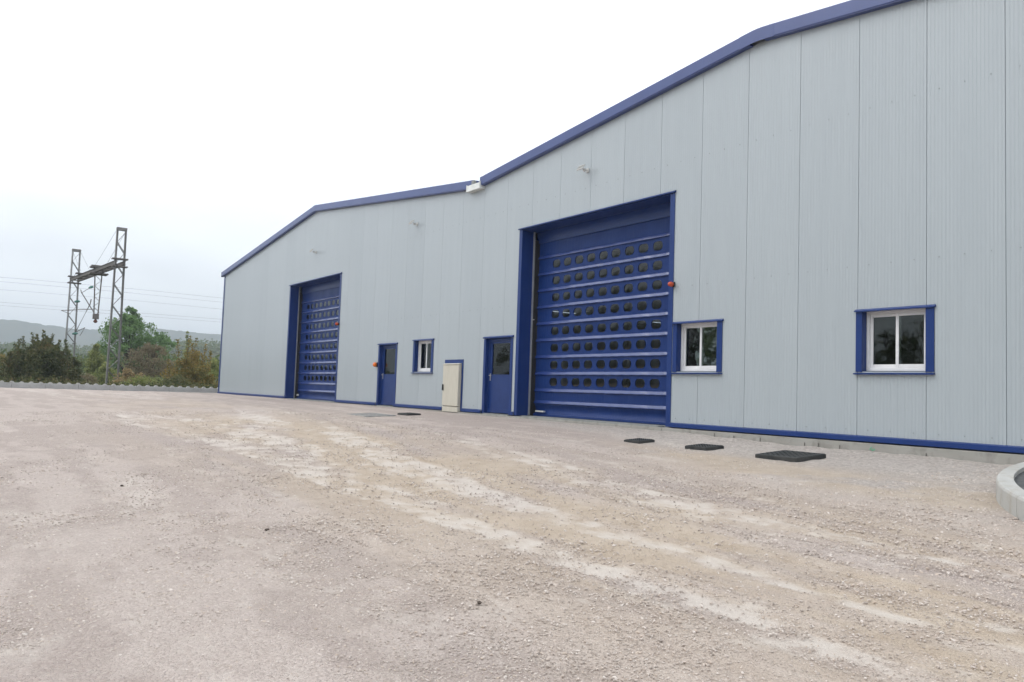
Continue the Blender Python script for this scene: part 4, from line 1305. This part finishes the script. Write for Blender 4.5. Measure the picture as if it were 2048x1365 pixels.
LF_STRAW = leaf_mat('straw_leaves', [(0.285, 0.214, 0.107), (0.392, 0.294, 0.152), (0.214, 0.178, 0.090)])
LF_FAR = leaf_mat('far_leaves', [(0.078, 0.123, 0.057), (0.123, 0.168, 0.067), (0.202, 0.191, 0.090)])
BARK = simple('bark', (.075, .06, .048), (.05, .04, .032), rough=.95, scale=5)

def leaves(centers, radii, n_per, size, jitter=.9, up=.0):
    """leaf-sized quads spread through clumps; returns verts, quads"""
    cs = np.repeat(np.asarray(centers, float), n_per, axis=0); rs = np.repeat(np.asarray(radii, float), n_per)
    n = len(cs)
    d = rng.normal(size=(n, 3)); d /= np.linalg.norm(d, axis=1)[:, None]
    rr = rs * rng.uniform(0, 1, n) ** .45
    p = cs + d * rr[:, None] * np.array([1, 1, .85])
    a = rng.normal(size=(n, 3)); a[:, 2] += up; a /= np.linalg.norm(a, axis=1)[:, None]
    b_ = np.cross(a, rng.normal(size=(n, 3))); b_ /= np.linalg.norm(b_, axis=1)[:, None]
    s_ = size * rng.uniform(.6, 1.4, n)[:, None]
    a = a * s_; b_ = b_ * s_ * .5
    V = np.stack([p - a * .5, p + b_ * .5, p + a * .5, p - b_ * .5], 1).reshape(-1, 3)
    Q = np.arange(4 * n).reshape(-1, 4)
    return V, Q

def plant(name, x, y, h, w, label, cat, mtl, clumps, n_per, leaf, shape='round', base=.12, trunk=.09, group=None, limbs=9, topfree=0., seed=0, zb=None, clump_r=.2):
    global rng
    rng = np.random.default_rng(seed + 100)
    rnd = random.Random(seed)
    zb = gz(x, y) if zb is None else zb
    r = empty(name, (x, y, zb)); tag(r, label, cat, group)
    cs, rs = [], []
    for k in range(clumps):
        u = rnd.random()
        zz = base + (1 - base) * u
        if shape == 'round': rad = math.sin(math.pi * min(1, .12 + .86 * ((zz - base) / (1 - base)))) ** .7
        elif shape == 'bush': rad = (1 - ((zz - base) / (1 - base)) ** 2.2) ** .5
        elif shape == 'block': rad = (1 - ((zz - base) / (1 - base)) ** 6) ** .5
        elif shape == 'cone': rad = (1 - (zz - base) / (1 - base)) ** .75 * (.55 + .45 * rnd.random())
        elif shape == 'fan': rad = .35 + .65 * ((zz - base) / (1 - base)) ** .8 * (1 if zz < .8 else .85)
        a = rnd.uniform(0, 2 * math.pi); q_ = rnd.random() ** .45
        lob = .78 + .22 * math.sin(3 * a + seed) + .12 * math.sin(5 * a + 2 * seed)
        cs.append((math.cos(a) * q_ * rad * w / 2 * lob, math.sin(a) * q_ * rad * w / 2 * lob, zz * h * (.93 + .07 * math.sin(2 * a + seed))))
        rs.append(clump_r * w * rnd.uniform(.45, 1.0) * (.6 if zz > .85 else 1))
    V, Q = leaves(cs, rs, n_per, leaf)
    shoots = []
    if topfree:      # whippy shoots with sparse leaves above the crown
        extra, er = [], []
        for k in range(int(topfree * 14)):
            a = rnd.uniform(0, 6.28); q_ = rnd.random() ** .5 * .42 * w
            ht = rnd.uniform(.16, .55) * h * (1 - .5 * q_ / (.42 * w)); zs0 = h * (.95 - .45 * (q_ / (.5 * w)) ** 2)
            lx_, ly_ = rnd.uniform(-.2, .2), rnd.uniform(-.2, .2)
            for j in range(9):
                extra.append((math.cos(a) * q_ + lx_ * j / 8, math.sin(a) * q_ + ly_ * j / 8, zs0 - .3 + (ht + .3) * j / 8)); er.append((.24 - .018 * j))
            shoots.append(((math.cos(a) * q_, math.sin(a) * q_, zs0 - .5), (math.cos(a) * q_ + lx_, math.sin(a) * q_ + ly_, zs0 + ht)))
        V2, Q2 = leaves(extra, er, 14, leaf * .9)
        Q = np.concatenate([Q, Q2 + len(V)]); V = np.concatenate([V, V2])
    cr_ = big_mesh('crown', V, Q, mtl, r)
    tm = MB()
    hh = h * (base + .45)
    tm.tube([(0, 0, -.3), (.02 * h, 0, hh * .4), (.0, .02 * h, hh * .75), (.01 * h, 0, hh)], [trunk, trunk * .8, trunk * .55, trunk * .25], 8)
    for k in range(limbs):
        c_ = cs[rnd.randrange(len(cs))]
        z_ = hh * rnd.uniform(.15, .8)
        tm.tube([(0, 0, z_), (c_[0] * .5, c_[1] * .5, z_ + (c_[2] - z_) * .6), c_], [trunk * .45, trunk * .3, trunk * .1], 5)
    for a_, c_ in shoots: tm.tube([a_, c_], [.012, .005], 4)
    tm.build('trunk', BARK, r)
    return r

def cam_place(px_, depth):
    """ground position for a bearing measured in the photograph and a chosen distance"""
    v = Vector((F.x, F.y, 0)).normalized() * depth + Vector((RV.x, RV.y, 0)).normalized() * ((px_ - 1024) / 1626.6 * depth)
    return EYE.x + v.x, EYE.y + v.y

x, y = cam_place(85, 47); plant('bush', x, y, 3.0, 4.3, 'dense dark bush with feathery shoots in front of the left mast', 'bush', LF_DARK, 230, 105, .14, 'block', .05, .08, seed=1, topfree=2.6, clump_r=.13)
x, y = cam_place(148, 49); plant('bush', x, y, 2.4, 1.7, 'small dark shrub at the foot of the left mast', 'bush', LF_DARK, 50, 60, .13, 'bush', .05, .05, seed=2)
x, y = cam_place(258, 82); plant('tree', x, y, 8.4, 8.6, 'tall green tree with open crown behind the right mast', 'tree', LF_GREEN, 120, 130, .24, 'round', .14, .2, seed=3, limbs=16, clump_r=.11)
x, y = cam_place(318, 92); plant('tree', x, y, 6.9, 5.0, 'round green tree right of the tall tree', 'tree', LF_GREEN, 80, 110, .24, 'round', .12, .16, seed=4, limbs=12, clump_r=.14)
x, y = cam_place(192, 66); plant('bush', x, y, 3.9, 3.0, 'light green upright shrub between the two masts', 'bush', LF_OLIVE, 90, 80, .16, 'cone', .05, .07, seed=5, clump_r=.15)
x, y = cam_place(302, 68); plant('bush', x, y, 4.1, 5.2, 'brownish twiggy willow bush right of the right mast', 'bush', LF_BROWN, 110, 90, .15, 'round', .1, .1, seed=6, limbs=30, clump_r=.13)
x, y = cam_place(388, 53); plant('bush', x, y, 3.0, 4.2, 'golden orange autumn bush beside the warehouse corner', 'bush', LF_GOLD, 130, 85, .14, 'bush', .05, .07, seed=7, topfree=.7, clump_r=.14)
x, y = cam_place(432, 58); plant('bush', x, y, 2.8, 2.6, 'olive green bush half hidden by the warehouse corner', 'bush', LF_OLIVE, 70, 70, .14, 'bush', .05, .06, seed=8)
x, y = cam_place(8, 70); plant('bush', x, y, 2.9, 3.4, 'orange brown bush at the far left edge', 'bush', LF_GOLD, 70, 80, .16, 'bush', .05, .07, seed=9)
x, y = cam_place(12, 46); plant('bush', x, y, 1.5, 4.6, 'low dark hedge bush behind the wall at the left edge', 'bush', LF_DARK, 90, 70, .13, 'bush', .03, .05, seed=10)
x, y = cam_place(262, 56); plant('bush', x, y, 1.75, 2.6, 'pale straw coloured reeds behind the wall', 'bush', LF_STRAW, 60, 70, .17, 'bush', .03, .03, seed=11)
x, y = cam_place(300, 48); plant('bush', x, y, 1.15, 4.4, 'low olive bramble along the middle of the wall', 'bush', LF_OLIVE, 90, 70, .11, 'bush', .03, .04, seed=12)
x, y = cam_place(172, 52); plant('bush', x, y, 1.35, 2.8, 'low brown bramble left of the right mast', 'bush', LF_BROWN, 60, 70, .12, 'bush', .03, .04, seed=13)
x, y = cam_place(215, 58); plant('bush', x, y, 2.2, 2.4, 'olive bramble between the light green shrub and right mast', 'bush', LF_OLIVE, 60, 70, .14, 'bush', .03, .04, seed=14)
x, y = cam_place(355, 47.5); plant('bush', x, y, 1.1, 3.6, 'low dark bramble below the golden bush', 'bush', LF_DARK, 70, 70, .11, 'bush', .03, .04, seed=15)
x, y = cam_place(374, 120); plant('tree', x, y, 8.6, 2.4, 'slender yellowish tree rising far behind the golden bush', 'tree', LF_OLIVE, 26, 26, .3, 'cone', .5, .1, seed=16)
x, y = cam_place(-70, 50); plant('bush', x, y, 3.2, 4.6, 'dark bush just beyond the left edge', 'bush', LF_DARK, 100, 80, .15, 'bush', .05, .07, seed=17)

# a strip of rough bank foliage behind all of them closes the gaps down to the ground
def bank(name, pts, hgt, n_, size, mtl, label, cat='undergrowth', spread=3.0, seed=0):
    global rng
    rng = np.random.default_rng(seed + 900)
    pts = np.asarray(pts, float)
    seg = np.linalg.norm(np.diff(pts, axis=0), axis=1); cum = np.concatenate([[0], np.cumsum(seg)])
    u = rng.uniform(0, cum[-1], n_)
    x = np.interp(u, cum, pts[:, 0]) + rng.normal(0, spread, n_); y = np.interp(u, cum, pts[:, 1]) + rng.normal(0, spread, n_)
    top = hgt * (.45 + .9 * fbm(x * .16 + 5, y * .16, seed + 3, 4))
    z = gbase(x, y) + top * rng.uniform(0, 1, n_) ** .6
    V, Q = leaves(np.stack([x, y, z], -1), np.full(n_, size * 1.2), 3, size)
    o = big_mesh(name, V, Q, mtl); tag(o, label, cat, kind='stuff'); return o
bank('undergrowth', [(-49, -30), (-48.5, -12), (-48, 4), (-49, 30)], 0.62, 7000, .13, LF_DARK, 'low rough undergrowth just behind the block wall', seed=1, spread=.8)
bank('thicket', [(-100, -45), (-96, -10), (-90, 20), (-84, 60)], 3.6, 14000, .42, LF_FAR, 'hazy thicket beyond the railway', seed=2, spread=5)

# ------------------------------------------------------------------ far hills with woods
def hill_strip(name, r0, a0, a1, hfun, thick, mtl, n=160, seed=0):
    """ridge seen from the yard: real terrain with a front slope and a back slope"""
    A = np.linspace(a0, a1, n); rows = 26
    Vs = []
    for j in range(rows):
        u = j / (rows - 1)
        prof = math.sin(math.pi * u) ** .8
        rr = r0 + thick * u
        xx = -np.sin(A) * rr; yy = np.cos(A) * rr + EYE.y
        hh = hfun(A) * prof + 6 * (fbm(xx * .012, yy * .012, seed, 3) - .5) * prof
        bump_ = 6.0 * fbm(xx * .09, yy * .09, seed + 4, 3) * min(1, prof * 3)
        Vs.append(np.stack([xx, yy, -1.5 + hh + bump_], -1))
    V = np.concatenate(Vs); ix = np.arange(rows * n).reshape(rows, n)
    Q = np.stack([ix[:-1, :-1], ix[:-1, 1:], ix[1:, 1:], ix[1:, :-1]], -1).reshape(-1, 4)
    o = big_mesh(name, V, Q, mtl, smooth=False); tag(o, kind='structure'); return o
m, nt, b = mat('wooded_hill')
noise_color(nt, b, (.022, .038, .018), (.07, .072, .035), .035, detail=9, lo=.3, hi=.7)
b.inputs['Roughness'].default_value = 1; b.inputs['Specular IOR Level'].default_value = 0
HILLM = m
aL = YAW + math.atan(1024 / 1626.6)            # bearing of the left frame edge
def bear(px_): return YAW - math.atan((px_ - 1024) / 1626.6)
def hf1(A):
    px_ = 1024 - np.tan(A - YAW) * 1626.6
    return 1500 / 1626.6 * np.interp(px_, [-900, -300, -60, 25, 90, 150, 200, 260, 340, 420, 500, 900], [70, 90, 89, 93, 87, 84, 85, 88, 92, 89, 85, 70])
def hf2(A):
    px_ = 1024 - np.tan(A - YAW) * 1626.6
    return 420 / 1626.6 * np.interp(px_, [-900, 250, 330, 360, 400, 440, 500, 900], [20, 30, 42, 50, 52, 50, 46, 40])
hill_strip('hills', 1250, bear(1100), bear(-1400), hf1, 500, HILLM, n=420, seed=3)
hill_strip('hills', 350, bear(900), bear(-900), hf2, 140, HILLM, n=260, seed=8)
# tree line on the nearer rise
def woodline(name, r0, pxs_, hgt, size, count, mtl, label, seed):
    global rng
    rng = np.random.default_rng(seed)
    p = rng.uniform(pxs_[0], pxs_[1], count); A = YAW - np.arctan((p - 1024) / 1626.6)
    rr = r0 + rng.uniform(-25, 25, count)
    x = -np.sin(A) * rr; y = np.cos(A) * rr + EYE.y
    prof = np.sin(math.pi * np.clip((rr - 350) / 140, .02, .98)) ** .8
    zg = hf2(A) * prof - 1.5
    h = hgt * (.5 + .7 * fbm(x * .06, y * .06, seed, 3))
    cz = zg + h * rng.uniform(.1, 1, count)
    V, Q = leaves(np.stack([x, y, cz], -1), np.full(count, size * 1.6), 5, size)
    o = big_mesh(name, V, Q, mtl); tag(o, label, 'woodland', kind='stuff'); return o
woodline('hillside_wood', 415, (-200, 700), 9, 1.3, 6000, LF_FAR, 'hazy wood on the rise beyond the railway', 5)

# trees standing behind the photographer: seen as reflections in the panes
def grove(name, pts, hmin, hmax, per, size, mtl, label, seed):
    global rng
    rng = np.random.default_rng(seed); rnd = random.Random(seed)
    cs, rs = [], []
    tm = MB()
    for (x, y) in pts:
        h = rnd.uniform(hmin, hmax); w = h * rnd.uniform(.5, .75); zb = gz(x, y)
        tm.tube([(x, y, zb - .3), (x, y, zb + h * .6)], [.2, .08], 6)
        for k in range(46):
            zz = rnd.uniform(.08, 1); rad = math.sin(math.pi * min(1, .15 + .8 * zz)) ** .6
            a = rnd.uniform(0, 6.28); q_ = rnd.random() ** .5
            cs.append((x + math.cos(a) * q_ * rad * w / 2, y + math.sin(a) * q_ * rad * w / 2, zb + zz * h)); rs.append(w * .12)
    V, Q = leaves(cs, rs, per, size)
    o = big_mesh(name, V, Q, mtl); tag(o, label, 'woodland', kind='stuff')
    t_ = tm.build('grove_trunks', BARK, o)
    t_['kind'] = 'stuff'
    return o
gp_ = []
rnd = random.Random(5)
xx = -78
while xx < 30:
    gp_.append((xx + rnd.uniform(-1.5, 1.5), -36 - rnd.uniform(0, 6) - max(0, -xx - 40) * .1)); xx += rnd.uniform(3.6, 5.6)
grove('grove', gp_, 9, 14, 26, .55, LF_FAR, 'row of trees behind the yard, reflected in the window panes', 21)

# ------------------------------------------------------------------ haze: pale even air over the valley
mb = MB(); mb.box(-3600, 2600, -2600, 3600, -2.6, 150)
hz = mb.mesh('haze')
m = bpy.data.materials.new('haze'); m.use_nodes = True
nt = m.node_tree; nt.nodes.clear()
o_ = nt.nodes.new('ShaderNodeOutputMaterial'); pv = nt.nodes.new('ShaderNodeVolumePrincipled')
pv.inputs['Color'].default_value = (.84, .92, 1.0, 1); pv.inputs['Density'].default_value = .00066; pv.inputs['Anisotropy'].default_value = .2
nt.links.new(pv.outputs[0], o_.inputs['Volume'])
hz.materials.append(m)
ho_ = link('haze', hz); tag(ho_, kind='stuff')
